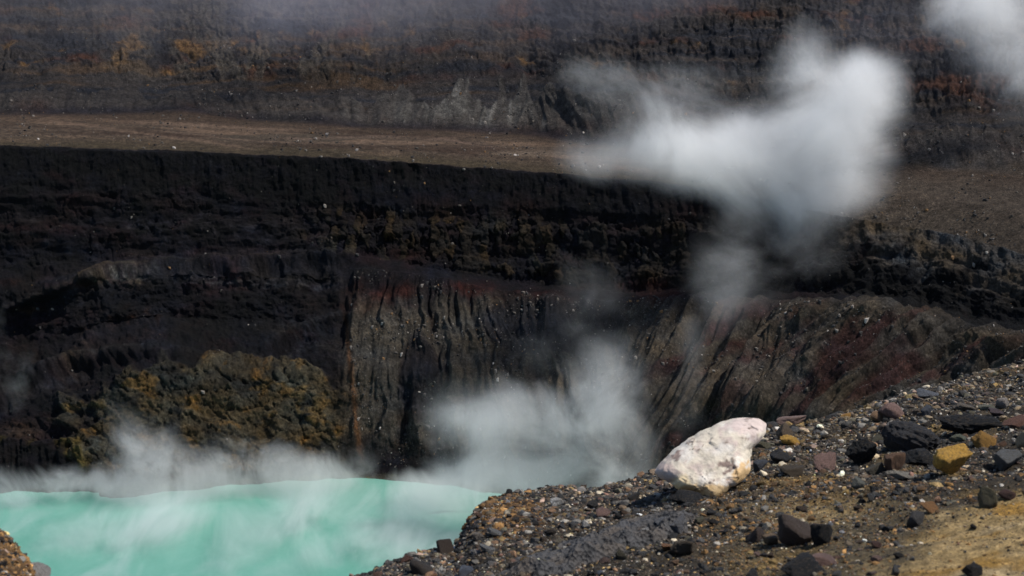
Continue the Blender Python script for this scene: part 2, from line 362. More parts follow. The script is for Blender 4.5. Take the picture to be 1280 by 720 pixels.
hv_ = fbm(U/58, V/33, 5, 141)*(1-.55*ash*ashw); hs_ = 1+.5*fbm(U/24, V/16, 5, 142)
hue = np.stack([hs_*(1+.55*hv_), hs_*(1+.08*hv_), hs_*(1-.6*hv_)], -1)
col = col*np.clip(hue, .3, 2)
# terrace
tcol = np.zeros_like(col)+np.array((.078, .064, .052))
stp = fbm((U+2.2*V)/220, (V-.06*U)/9, 5, 111)
tcol = lay(tcol, (.140, .108, .084), sst(.02, .3, stp))
tcol = lay(tcol, (.046, .033, .026), sst(.02, .35, -stp)*.85)
tcol = lay(tcol, (.052, .045, .030), (1-sst(7.0, 7.9, sg+.45*fbm(U/80, V/14, 4, 112)))*.95)
lens = 1-sst(.6, 1.2, ((U-360)/90)**2+((V-173)/6)**2+.5*fbm(U/50, V/6, 3, 113))
tcol = lay(tcol, (.054, .050, .042), lens*.8)
for (u0, v0, sl, cu, wd, a_, b_, cc) in [(60, 150, .14, 0, 1.6, 0, 330, (.13, .10, .08)), (240, 168, .055, 4, 1.3, 180, 560, (.12, .095, .078)), (420, 172, .05, -5, 1.5, 330, 640, (.125, .10, .085)), (560, 172, -.12, 0, 1.5, 515, 610, (.13, .10, .085)),
                                         (565, 176, .16, 0, 1.4, 530, 640, (.13, .10, .085)), (330, 160, .06, 3, 1.2, 200, 480, (.05, .038, .030)), (500, 183, .02, -3, 1.5, 380, 640, (.055, .042, .034))]:
    ln = v0+sl*(U-u0)+cu*np.sin((U-u0)/60)+1.6*fbm(U/45, 0*U, 4, int(v0))
    tcol = lay(tcol, cc, bump(V, ln, wd)*sst(a_, a_+40, U)*(1-sst(b_-50, b_, U))*.85)
tcol = lay(tcol, (.16, .125, .10), bump(V, 143+.055*U-6*sst(300, 600, U), 2.2+0*U)*(1-sst(330, 420, U))*.9)
tcol = lay(tcol, (.14, .12, .10), bump(U, 660, 40)*bump(V, 192, 4))
tcol = lay(tcol, (.058, .052, .045), sst(880, 1000, U)*.9)
tcol = lay(tcol, (.045, .034, .026), sst(8.3, 8.9, sg+.3*med)*.7)
tcol = tcol*np.array((1.16, 1.0, .86))
col = col+(tcol-col)*terr[..., None]
# outer cliff
ocol = np.zeros_like(col)+np.array((.036, .031, .029))
bandn = fbm(U/260, (V+5*wv+.02*U)/11, 5, 121)
ocol = lay(ocol, (.022, .023, .028), sst(.0, .3, bandn))
ocol = lay(ocol, (.075, .045, .024), sst(.05, .35, -bandn+.3*fbm(U/80, V/40, 4, 122))*.9*(.35+.65*bump(U, 330, 260)))
ocol = lay(ocol, (.16, .085, .028), up*sst(.12, .4, fbm(U/45, V/24, 5, 123)+.40*bump(U, 270, 170)*bump(V, 55, 34)-.2)*.75)
ocol = lay(ocol, (.06, .026, .016), up*sst(.1, .4, fbm(U/100, V/30, 5, 124)+.3*bump(U, 1180, 130)*bump(V, 130, 60))*.9)
ocol = lay(ocol, (.080, .060, .048), sst(.3, .45, fbm(U/180, V/5, 4, 125))*up*.8)
dg_ = ridged((U+.55*V*np.sign(U-310))/40, V/170, 4, 128)
ocol = lay(ocol, (.068, .058, .046), up*sst(.35, .6, dg_)*bump(U, 320, 190)*.8)
ocol = lay(ocol, (.016, .018, .023), up*(1-sst(.7, 1.2, ((U-355)/40)**2+((V-36)/9)**2+.4*fine))*.9)
ocol = lay(ocol, (.015, .015, .018), up*sst(.1, .3, fbm(U/45, V/22, 5, 126))*.8)
ocol = lay(ocol, (.044, .037, .033), tal*.8)
ocol = lay(ocol, (.088, .082, .073), tal*sst(-.7, .5, og)*(.12+.88*bump(U, 585, 125))*(.4+.6*sst(-.2, .3, fbm(U/24, V/40, 4, 127)))*.95)
ocol = lay(ocol, (.13, .122, .11), tal*sst(.1, .5, og)*bump(U, 600, 100)*sst(0, .4, fbm(U/12, V/40, 4, 129)))
ocol = lay(ocol, (.050, .026, .018), (1-sst(9.2, 9.6, sg+.3*med))*.7*m1)
col = col+(ocol-col)*outer[..., None]
rng = np.random.default_rng(7)
dk_ = np.where(sg < 6.98, .29+.40*fing-.03*leftm+.38*ash*ashw+.24*bank+.3*ribm*bump(V, rib+10, 26), .70)[..., None]  # inner wall scaled far darker than the terrace: its shade painted in
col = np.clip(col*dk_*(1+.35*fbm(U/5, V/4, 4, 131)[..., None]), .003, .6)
rock_far = attr_rock('crater_rock', .30, .92, 1.0, 1.4, .42, 1.6, (1, 1, .75), .12, .85)
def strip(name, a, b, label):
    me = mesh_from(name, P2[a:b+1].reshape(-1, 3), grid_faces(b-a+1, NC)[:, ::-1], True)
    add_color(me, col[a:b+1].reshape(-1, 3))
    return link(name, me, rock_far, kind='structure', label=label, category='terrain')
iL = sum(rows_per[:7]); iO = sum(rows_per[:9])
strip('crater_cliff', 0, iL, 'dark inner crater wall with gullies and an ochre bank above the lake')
strip('terrace', iL, iO, 'flat brown ash terrace between the inner and outer crater walls')
strip('outer_cliff', iO, NR-1, 'tall banded outer crater wall with orange strata at the back')
# ------------------------------------------------------------------ lake
def make_lake():
    m, n, l = new_mat('milky_water')
    b = n['Principled BSDF']; b.inputs['Roughness'].default_value = .28; b.inputs['IOR'].default_value = 1.33
    tc = N(n, 'TexCoord'); mp = N(n, 'Mapping'); mp.inputs['Scale'].default_value = (.045, .018, .03); mp.inputs['Rotation'].default_value = (0, 0, .5)
    l.new(tc.outputs['Object'], mp.inputs[0])
    t = N(n, 'TexNoise'); t.inputs['Scale'].default_value = 1; t.inputs['Detail'].default_value = 7; t.inputs['Roughness'].default_value = .6; t.inputs['Distortion'].default_value = 1.6
    l.new(mp.outputs[0], t.inputs['Vector'])
    r = ramp(n, [(.3, (.080, .245, .185)), (.5, (.110, .28, .22)), (.7, (.18, .32, .275))]); l.new(t.outputs[0], r.inputs[0])
    l.new(r.outputs[0], b.inputs['Base Color'])
    t2 = N(n, 'TexNoise'); t2.inputs['Scale'].default_value = .5; t2.inputs['Detail'].default_value = 4
    l.new(tc.outputs['Object'], t2.inputs['Vector'])
    bp = N(n, 'Bump'); bp.inputs['Strength'].default_value = .12; bp.inputs['Distance'].default_value = .4
    l.new(t2.outputs[0], bp.inputs['Height']); l.new(bp.outputs[0], b.inputs['Normal'])
    v = [(-420, 60, 0), (420, 60, 0), (420, 640, 0), (-420, 640, 0)]
    link('lake_water', mesh_from('lake_water', v, [(0, 1, 2, 3)], False), m, kind='structure', label='milky turquoise crater lake below the cliffs', category='lake')
make_lake()
# ------------------------------------------------------------------ near slope (rim the photographer stands on)
LIP = [(-700, 640, 6.5), (-300, 640, 5.6), (-60, 652, 4.9), (0, 660, 4.8), (20, 682, 4.75), (38, 706, 4.7), (50, 735, 4.6), (250, 745, 5.0), (400, 738, 5.3), (460, 722, 5.5), (500, 705, 5.7),
       (545, 694, 5.9), (568, 688, 6.1), (584, 660, 6.4), (592, 642, 6.6), (608, 626, 6.8), (640, 616, 7.1), (690, 611, 7.4), (735, 614, 7.6), (790, 602, 8.0), (825, 592, 8.3),
       (870, 563, 8.8), (930, 543, 9.2), (985, 530, 9.6), (1012, 528, 9.8), (1080, 510, 10.3), (1130, 492, 10.8), (1200, 471, 11.5), (1285, 451, 12.4), (1500, 400, 14.5), (2200, 330, 19)]
LIP = np.array(LIP, float)
lx, lY, lz = at_Y(LIP[:, 0], LIP[:, 1], LIP[:, 2]); lu = lx/lY
BOT = np.array([(-700, 780, 3.3), (0, 780, 3.6), (460, 780, 4.2), (700, 780, 4.2), (1000, 780, 3.8), (1280, 780, 3.5), (2200, 780, 3.2)], float)
bx, bY, bz = at_Y(BOT[:, 0], BOT[:, 1], BOT[:, 2]); bu = bx/bY
def lipf(u): return np.interp(u, lu, lY), np.interp(u, lu, lz)
def botf(u): return np.interp(u, bu, bY), np.interp(u, bu, bz)
def micro(x, y):
    big_ = .10*fbm(x/1.3, y/1.3, 4, 201)
    return big_+.035*fbm(x/.28, y/.28, 4, 202)+.012*ridged(x/.09, y/.09, 3, 203)
def slope_z(x, y, rough=True):
    yy = np.maximum(y, 2.0); u = x/yy
    LY, LZ = lipf(u); BY, BZ = botf(u)
    BY2 = np.minimum(BY, LY-.3)
    t = (y-BY2)/(LY-BY2)
    z_in = BZ+(LZ-BZ)*np.clip(t, 0, 1)
    # small rise at the lip's rounding
    z_in = z_in+.10*np.clip(t, 0, 1)*(1-np.clip(t, 0, 1))
    tn = np.clip(y/BY2, -.6, 1); z_n = BZ+(CAMZ-1.55-BZ)*(1-tn)
    z = np.where(y < BY2, z_n, z_in)
    s = np.maximum(y-LY, 0)
    z = np.where(s > 0, LZ-(s*.55+.75*s*s/(s+.8)), z)
    if rough:
        am = 1-.45*np.exp(-((y-LY)/.35)**2)
        z = z+micro(x, y)*am*np.clip(.55+.35*y/6, .5, 1.6)
        z = z+sst(1, 30, s)*6*fbm(x/14, y/14, 4, 205)
    return z
uc = np.concatenate([np.linspace(-1.4, -.40, 90, endpoint=False), np.linspace(-.40, .42, 620, endpoint=False), np.linspace(.42, 1.4, 80)])
trow = np.concatenate([np.linspace(-2.5, 0, 20, endpoint=False), np.linspace(0, 1, 90, endpoint=False), np.linspace(1, 2, 420, endpoint=False), 2+np.linspace(0, 1, 130)**2.2])
UC, TR = np.meshgrid(uc, trow)
LYc, LZc = lipf(UC); BYc, _ = botf(UC); BYc = np.minimum(BYc, LYc-.3)
YG = np.where(TR < 0, TR, np.where(TR < 1, TR*BYc, np.where(TR < 2, BYc+(TR-1)*(LYc-BYc), LYc+(TR-2)*165)))
XG = UC*np.maximum(YG, 2.0)
ZG = slope_z(XG, YG)
pxs, pys = project(XG, np.maximum(YG, .5), ZG)
def ground_col(x, y, px, py):
    c = np.zeros(x.shape+(3,))+np.array((.048, .037, .024))
    c = lay(c, (.070, .052, .030), sst(-.1, .4, fbm(x/.5, y/.5, 5, 211))*.7)
    sand = np.maximum(sst(-.2, .35, (py-660)/70+(px-1180)/160+1.0*fbm(x/.45, y/.35, 5, 212))*sst(1040, 1120, px), .75*bump(px, 1015, 70)*bump(py, 640-.06*(px-1015), 14))*sst(585, 625, py)
    dirt = sst(-.15, .3, (py-625)/60+.9*fbm(x/.4, y/.3, 5, 218))*sst(860, 940, px)
    c = lay(c, (.120, .090, .048), dirt*.8)
    c = lay(c, (.17, .105, .030), sst(.05, .45, fbm(x/.5, y/.45, 5, 219))*sst(900, 1000, px)*.8)
    c = lay(c, (.38, .26, .11), sand*.95)
    c = lay(c, (.46, .34, .18), sand*sst(.0, .4, fbm(x/.4, y/.3, 5, 213))*.8)
    c = lay(c, (.36, .19, .03), sand*sst(.15, .45, fbm(x/.3, y/.25, 5, 214))*.8)
    och = ((px-628)/62)**2+((py-646)/32)**2+.7*fbm(x/.25, y/.25, 4, 215)
    c = lay(c, (.15, .075, .025), (1-sst(.6, 1.4, och))*.9)
    c = lay(c, (.20, .115, .045), (1-sst(60, 90, px))*sst(640, 650, py)*.9)
    c = lay(c, (.10, .066, .030), sst(860, 900, px)*(1-sst(1000, 1080, px))*bump(py, 585, 40)*.6)
    return c*(1+.5*fbm(x/.06, y/.06, 4, 216)[..., None])
gc = np.clip(.75*ground_col(XG, YG, pxs, pys), .006, .7)
gm = attr_rock('gravel_soil', 24, .95, .8, .02, .5, 1.5, (1, 1, 1), .2)
me = mesh_from('gravel_slope', np.stack([XG, YG, ZG], -1).reshape(-1, 3), grid_faces(*XG.shape), True)
add_color(me, gc.reshape(-1, 3))
link('gravel_slope', me, gm, kind='structure', label='dark gravel slope of the crater rim in the foreground', category='ground')
def hit(px, py):
    """first point of the near slope on the picture ray"""
    lo, hi_, m_ = 2.5, 16.0, 260
    for _ in range(2):
        ys = np.linspace(lo, hi_, m_)
        x, y, z = at_Y(np.full_like(ys, px), np.full_like(ys, py), ys)
        d = z-slope_z(x, y)
        k = int(np.argmax(d < 0))
        if d[k] >= 0: k = int(np.argmin(d))
        st_ = (hi_-lo)/(m_-1); lo, hi_, m_ = ys[k]-st_, ys[k]+st_*.2, 24
    return float(x[k]), float(y[k]), float(slope_z(x[k:k+1], y[k:k+1])[0])
# ------------------------------------------------------------------ rocks
def ico(sub):
    bm = bmesh.new(); bmesh.ops.create_icosphere(bm, subdivisions=sub, radius=1.0)
    v = np.array([tuple(q.co) for q in bm.verts]); f = np.array([[w.index for w in q.verts] for q in bm.faces]); bm.free()
    return v/np.linalg.norm(v, axis=1, keepdims=True), f
ICO = {k: ico(k) for k in (1, 2, 3, 4, 5, 6)}
def noise3(v, s, seed, o=4):
    return (fbm(v[:, 0]*s+v[:, 2]*s*.37, v[:, 1]*s, o, seed)+fbm(v[:, 1]*s+7, v[:, 2]*s+v[:, 0]*s*.41, o, seed+5)+fbm(v[:, 2]*s+3, v[:, 0]*s-9, o, seed+9))/1.7
def rock_verts(sub, seed, planes=14, soft=18, rough=.04, style='angular', fine_=.02):
    """a unit rock: soft intersection of random half-spaces with surface roughness"""
    r = np.random.default_rng(seed); v, f = ICO[sub]
    if style == 'rounded': planes, soft = 20, 12
    n = r.normal(size=(planes, 3)); n /= np.linalg.norm(n, axis=1, keepdims=True)
    d = r.uniform(.62, 1.0, planes)
    if style == 'flat': n[:, 2] *= .55; n /= np.linalg.norm(n, axis=1, keepdims=True)
    c = np.maximum(v@n.T, 1e-3)/d
    rad = 1/np.power((c**soft).sum(1)+.55**soft, 1/soft)
    rad = rad*(1+rough*1.6*noise3(v*1.0, 1.6, seed+1)+rough*noise3(v, 5.0, seed+2)+fine_*noise3(v, 15.0, seed+3, 3))
    p = v*rad[:, None]
    lo, hi = p.min(0), p.max(0)
    return (p-(lo+hi)/2)/((hi-lo)/2), f
def rock_mat(name, pit=False, facet=None):
    m, n, l = new_mat(name)
    b = n['Principled BSDF']; b.inputs['Roughness'].default_value = .85; b.inputs['Specular IOR Level'].default_value = .3
    oi = N(n, 'ObjectInfo'); tc = N(n, 'TexCoord')
    ad = N(n, 'VectorMath', operation='ADD'); l.new(tc.outputs['Object'], ad.inputs[0]); l.new(oi.outputs['Location'], ad.inputs[1])
    a = N(n, 'TexNoise'); a.inputs['Scale'].default_value = 14; a.inputs['Detail'].default_value = 7; a.inputs['Roughness'].default_value = .7
    l.new(ad.outputs[0], a.inputs['Vector'])
    r = ramp(n, [(.28, g3(.35)), (.5, g3(.95)), (.72, g3(1.45))]); l.new(a.outputs[0], r.inputs[0])
    mx = N(n, 'MixRGB', blend_type='MULTIPLY'); mx.inputs[0].default_value = 1
    l.new(oi.outputs['Color'], mx.inputs[1]); l.new(r.outputs[0], mx.inputs[2])
    d = N(n, 'TexNoise'); d.inputs['Scale'].default_value = 7; d.inputs['Detail'].default_value = 5
    l.new(ad.outputs[0], d.inputs['Vector'])
    r2 = ramp(n, [(.5, g3(0)), (.68, g3(.6))]); l.new(d.outputs[0], r2.inputs[0])
    m2_ = N(n, 'MixRGB'); l.new(r2.outputs[0], m2_.inputs[0]); l.new(mx.outputs[0], m2_.inputs[1]); m2_.inputs[2].default_value = (.085, .062, .040, 1)
    l.new(m2_.outputs[0], b.inputs['Base Color'])
    bp = N(n, 'Bump'); bp.inputs['Strength'].default_value = 1; bp.inputs['Distance'].default_value = .018
    if pit:
        vo = N(n, 'TexVoronoi'); vo.inputs['Scale'].default_value = 55; l.new(ad.outputs[0], vo.inputs['Vector'])
        mm = N(n, 'Math', operation='ADD'); l.new(vo.outputs['Distance'], mm.inputs[0]); l.new(a.outputs[0], mm.inputs[1]); l.new(mm.outputs[0], bp.inputs['Height'])
        bp.inputs['Strength'].default_value = 1
    else:
        a2 = N(n, 'TexNoise'); a2.inputs['Scale'].default_value = 45; a2.inputs['Detail'].default_value = 6; l.new(ad.outputs[0], a2.inputs['Vector'])
        l.new(a2.outputs[0], bp.inputs['Height'])
    l.new(bp.outputs[0], b.inputs['Normal'])
    return m
RM = rock_mat('loose_rock'); RMP = rock_mat('vesicular_lava', True)
GREY = (.075, .073, .072); DK = (.022, .022, .024); BLK = (.012, .012, .013); BRN = (.095, .060, .036); TAN = (.25, .17, .10)
OCH = (.40, .21, .045); YEL = (.66, .37, .07); PINK = (.28, .17, .14); PALE = (.46, .42, .36); WHT = (.62, .60, .56); ORG = (.36, .18, .07); RED = (.13, .045, .03)
PUR = (.10, .075, .085); BLU = (.075, .085, .105); OLV = (.12, .105, .06); LGR = (.24, .235, .225); CRM = (.50, .38, .24)
# name, px, py (centre), w, h in picture pixels, colour, style, tilt, depth ratio, label, category, material
ROCKS = [
 ('rock', 990, 522, 40, 13, (.26, .17, .14), 'flat', -14, .9, 'pinkish brown slab on the ridge touching the top right of the white boulder', RM),
 ('stone', 966, 526, 22, 11, GREY, 'rounded', 0, .8, 'grey rounded stone squeezed between the white boulder and the pinkish slab', RM),
 ('rock', 982, 539, 20, 22, (.17, .125, .085), 'angular', 15, .8, 'upright brown angular rock below the pinkish slab on the ridge', RM),
 ('stone', 990, 551, 29, 11, YEL, 'flat', 18, .6, 'long yellow finger shaped stone right of the white boulder', RM),
 ('stone', 953, 557, 22, 12, OLV, 'rounded', 0, .8, 'dark olive stone resting against the right side of the white boulder', RM),
 ('pebble', 952, 570, 12, 9, ORG, 'rounded', 0, .9, 'small salmon orange pebble beside the lower right flank of the white boulder', RM),
 ('stone', 950, 583, 20, 17, BLU, 'angular', 10, .9, 'blue grey cube shaped stone at the lower right of the white boulder', RM),
 ('rock', 976, 571, 27, 20, (.05, .05, .055), 'rounded', 0, .9, 'dark grey lumpy rock right of the blue grey cube shaped stone', RMP),
 ('rock', 1033, 580, 32, 22, PINK, 'angular', -8, .9, 'pink brown wedge shaped rock midway between the boulder and the black jagged rock', RM),
 ('rock', 1076, 566, 38, 34, BLK, 'angular', 0, .9, 'black jagged lava rock left of the reddish blocky rock', RMP),
 ('boulder', 1140, 546, 72, 40, (.055, .054, .058), 'rounded', 12, .8, 'large dark grey pitted lava boulder above the reddish blocky rock', RMP),
 ('rock', 1118, 577, 25, 29, (.20, .11, .065), 'angular', 4, .8, 'reddish brown blocky rock under the dark grey pitted boulder', RM),
 ('rock', 1150, 574, 42, 22, BLK, 'flat', -6, .9, 'flat black rock between the reddish block and the yellow rock', RM),
 ('rock', 1192, 578, 52, 39, YEL, 'angular', -12, .8, 'big yellow sulphur stained rock with a grey corner on the right', RM),
 ('rock', 1115, 514, 30, 19, PINK, 'rounded', 0, .9, 'pink dome shaped rock near the ridge line', RM),
 ('pebble', 1113, 532, 12, 11, PALE, 'rounded', 0, .9, 'round cream white pebble below the pink dome shaped rock', RM),
 ('stone', 1157, 513, 12, 15, BLU, 'angular', 20, .8, 'small blue grey upright stone right of the pink dome shaped rock', RM),
 ('stone', 1252, 503, 17, 15, (.36, .32, .29), 'rounded', 20, .9, 'pale egg shaped stone near the right edge of the slope', RM),
 ('stone', 1206, 509, 28, 9, (.16, .13, .10), 'flat', 6, .7, 'flat brown slab left of the pale egg shaped stone', RM),
 ('stone', 1235, 510, 22, 8, (.16, .16, .12), 'flat', -4, .7, 'flat greenish slab just left of the pale egg shaped stone', RM),
 ('stone', 1246, 516, 22, 10, PUR, 'flat', 10, .7, 'purple grey stone directly under the pale egg shaped stone', RM),
 ('rock', 1272, 529, 36, 15, (.16, .075, .05), 'flat', 0, .8, 'red brown slab cut by the right edge below the pale egg shaped stone', RM),
 ('rock', 1279, 550, 16, 24, CRM, 'rounded', 0, .9, 'cream orange rock cut by the right edge of the picture', RM),
 ('rock', 1229, 550, 30, 22, OCH, 'angular', 10, .9, 'ochre brown rock above and right of the big yellow rock', RM),
 ('stone', 1198, 549, 21, 9, (.15, .16, .11), 'flat', -8, .8, 'greenish oval stone above the big yellow rock', RM),
 ('boulder', 1215, 533, 66, 24, BLK, 'rounded', 0, .8, 'black lava mass half buried above the ochre brown rock', RMP),
 ('rock', 1262, 577, 38, 25, (.14, .14, .135), 'angular', 0, .9, 'grey angular rock right of the big yellow rock', RM),
 ('stone', 1160, 494, 26, 11, (.13, .14, .16), 'flat', 0, .8, 'blue grey flat stone on the ridge above the pink dome shaped rock', RM),
 ('stone', 1137, 496, 17, 8, (.38, .29, .13), 'flat', -8, .8, 'yellow and white flat stone on the ridge left of the blue grey flat stone', RM),
 ('pebble', 1058, 520, 14, 6, OCH, 'flat', 0, .8, 'thin ochre pebble on the ridge left of the pink dome shaped rock', RM),
 ('stone', 1096, 521, 17, 13, (.30, .18, .10), 'angular', 0, .8, 'tan orange stone touching the left of the pink dome shaped rock', RM),
 ('boulder', 996, 667, 52, 36, (.085, .06, .048), 'rounded', 20, .8, 'brown rounded boulder with an ochre right side in the blurred foreground', RM),
 ('rock', 1028, 667, 27, 30, BLK, 'angular', -10, .8, 'black rock touching the right side of the brown rounded boulder', RM),
 ('rock', 1005, 712, 58, 22, BLK, 'flat', 0, .8, 'flat black rock at the bottom edge below the brown rounded boulder', RM),
 ('rock', 1027, 700, 40, 13, PINK, 'flat', 4, .7, 'pale pink slab on top of the flat black rock at the bottom edge', RM),
 ('rock', 945, 669, 25, 20, (.075, .05, .04), 'angular', 0, .9, 'dark brown triangular rock left of the brown rounded boulder', RM),
 ('stone', 963, 675, 18, 14, TAN, 'angular', 0, .9, 'tan stone between the triangular rock and the brown rounded boulder', RM),
 ('rock', 1235, 623, 24, 26, OLV, 'angular', 8, .8, 'upright olive brown rock at the upper edge of the yellow sand', RM),
 ('stone', 1161, 636, 24, 15, ORG, 'angular', 0, .8, 'orange tan stone left of the upright olive rock', RM),
 ('stone', 1145, 650, 21, 19, GREY, 'rounded', 0, .9, 'grey rounded stone below the orange tan stone', RM),
 ('pebble', 1172, 625, 11, 9, (.5, .28, .17), 'rounded', 0, .9, 'peach coloured pebble above the orange tan stone', RM),
 ('stone', 1073, 604, 18, 14, (.20, .20, .165), 'rounded', 0, .9, 'pale green grey stone below the black jagged rock', RM),
 ('stone', 1130, 596, 44, 10, (.30, .27, .22), 'flat', 8, .6, 'long pale slab below the reddish blocky rock', RM),
 ('rock', 836, 656, 42, 24, (.15, .15, .16), 'flat', -4, .8, 'grey flat topped rock below the white boulder', RM),
 ('rock', 855, 683, 34, 20, (.10, .075, .05), 'rounded', 0, .9, 'brown rounded rock below the grey flat topped rock', RM),
 ('rock', 725, 695, 24, 24, PINK, 'rounded', 0, .9, 'pink grey round rock resting on the dark rock outcrop', RM),
 ('stone', 696, 628, 17, 13, WHT, 'angular', -10, .8, 'whitish angular stone near the ridge at the left end of the slope', RM),
 ('stone', 754, 642, 21, 15, PINK, 'angular', 0, .9, 'pinkish grey stone right of the whitish angular stone', RM),
 ('rock', 556, 684, 22, 20, (.075, .055, .045), 'angular', 0, .9, 'dark brown block standing up on the low ridge over the lake', RM),
 ('stone', 636, 616, 9, 11, DK, 'angular', 10, .9, 'small dark stone standing up on the ochre ridge crest', RM),
 ('pebble', 566, 694, 9, 8, TAN, 'rounded', 0, .9, 'tan pebble under the right side of the dark brown block', RM),
 ('stone', 618, 666, 20, 10, LGR, 'flat', 20, .7, 'light grey slab tilted on the slope below the ochre earth', RM),
 ('stone', 608, 686, 20, 8, LGR, 'flat', 14, .7, 'thin grey slab below the light grey tilted slab', RM),
 ('pebble', 551, 711, 7, 6, WHT, 'rounded', 0, .9, 'tiny white pebble below the dark brown block', RM),
 ('rock', 527, 709, 30, 24, (.07, .058, .05), 'rounded', 0, .9, 'brown grey rounded rock at the bottom below the dark brown block', RM),
 ('rock', 44, 711, 32, 20, (.50, .46, .42), 'rounded', 12, .8, 'pale grey stone on the brown bank in the bottom left corner', RM),
 ('stone', 508, 701, 17, 9, (.10, .045, .03), 'angular', 0, .9, 'dark red stone at the lower left end of the ridge', RM),
 ('rock', 1216, 713, 26, 18, BLK, 'angular', 18, .8, 'black triangular rock on the yellow sand at the bottom right', RM),
 ('rock', 914, 600, 44, 15, (.05, .052, .058), 'flat', 6, .8, 'dark grey flat rock under the lower right edge of the white boulder', RM),
 ('rock', 990, 590, 30, 13, (.075, .055, .035), 'angular', 0, .9, 'dull brown rock right of the dark grey flat rock', RM),
 ('rock', 1095, 586, 28, 18, (.09, .08, .06), 'angular', 0, .9, 'grey brown wedge below the black jagged rock and left of the reddish block', RM),
 ('rock', 858, 623, 44, 15, BLK, 'angular', 8, .8, 'black rock shape added as the shaded hollow under the lower left of the white boulder', RM),  # dark filler added where the boulder's underside is only shaded
 ('stone', 963, 525, 10, 8, BRN, 'rounded', 0, .9, 'little brown stone behind the grey stone at the boulder top', RM),
 ('stone', 598, 671, 16, 11, (.22, .19, .16), 'rounded', 0, .9, 'grey tan stone left of the light grey tilted slab', RM),
]
LAND = []
def seat_rock(o, px, py, w, h, dr, tilt, sink=.30):
    """puts a unit rock on the slope: w, h are its picture size"""
    x, y, z = hit(px, py+h*.42)
    dist = math.sqrt(x*x+y*y+(z-CAMZ)**2)
    k = dist/FPX/1.0
    hw, hh = w*k*.5, h*k*.5
    o.scale = (hw, hw*dr, hh*1.06)
    o.rotation_euler = (math.radians(random.uniform(-6, 6)), math.radians(tilt*1.0), math.radians(random.uniform(-14, 14)))
    o.location = (x, y+hw*dr*.35, z+hh*(1-sink))
    return o
random.seed(3)
MATC = {}
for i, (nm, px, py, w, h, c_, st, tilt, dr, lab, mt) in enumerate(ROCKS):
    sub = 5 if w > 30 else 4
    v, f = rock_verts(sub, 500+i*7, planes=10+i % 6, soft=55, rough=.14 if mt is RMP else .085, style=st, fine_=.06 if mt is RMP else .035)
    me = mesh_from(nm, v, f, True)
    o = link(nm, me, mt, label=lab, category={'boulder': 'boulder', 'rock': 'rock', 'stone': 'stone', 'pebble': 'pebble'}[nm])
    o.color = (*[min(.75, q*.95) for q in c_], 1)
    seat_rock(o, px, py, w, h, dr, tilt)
    LAND.append((px, py, lab))
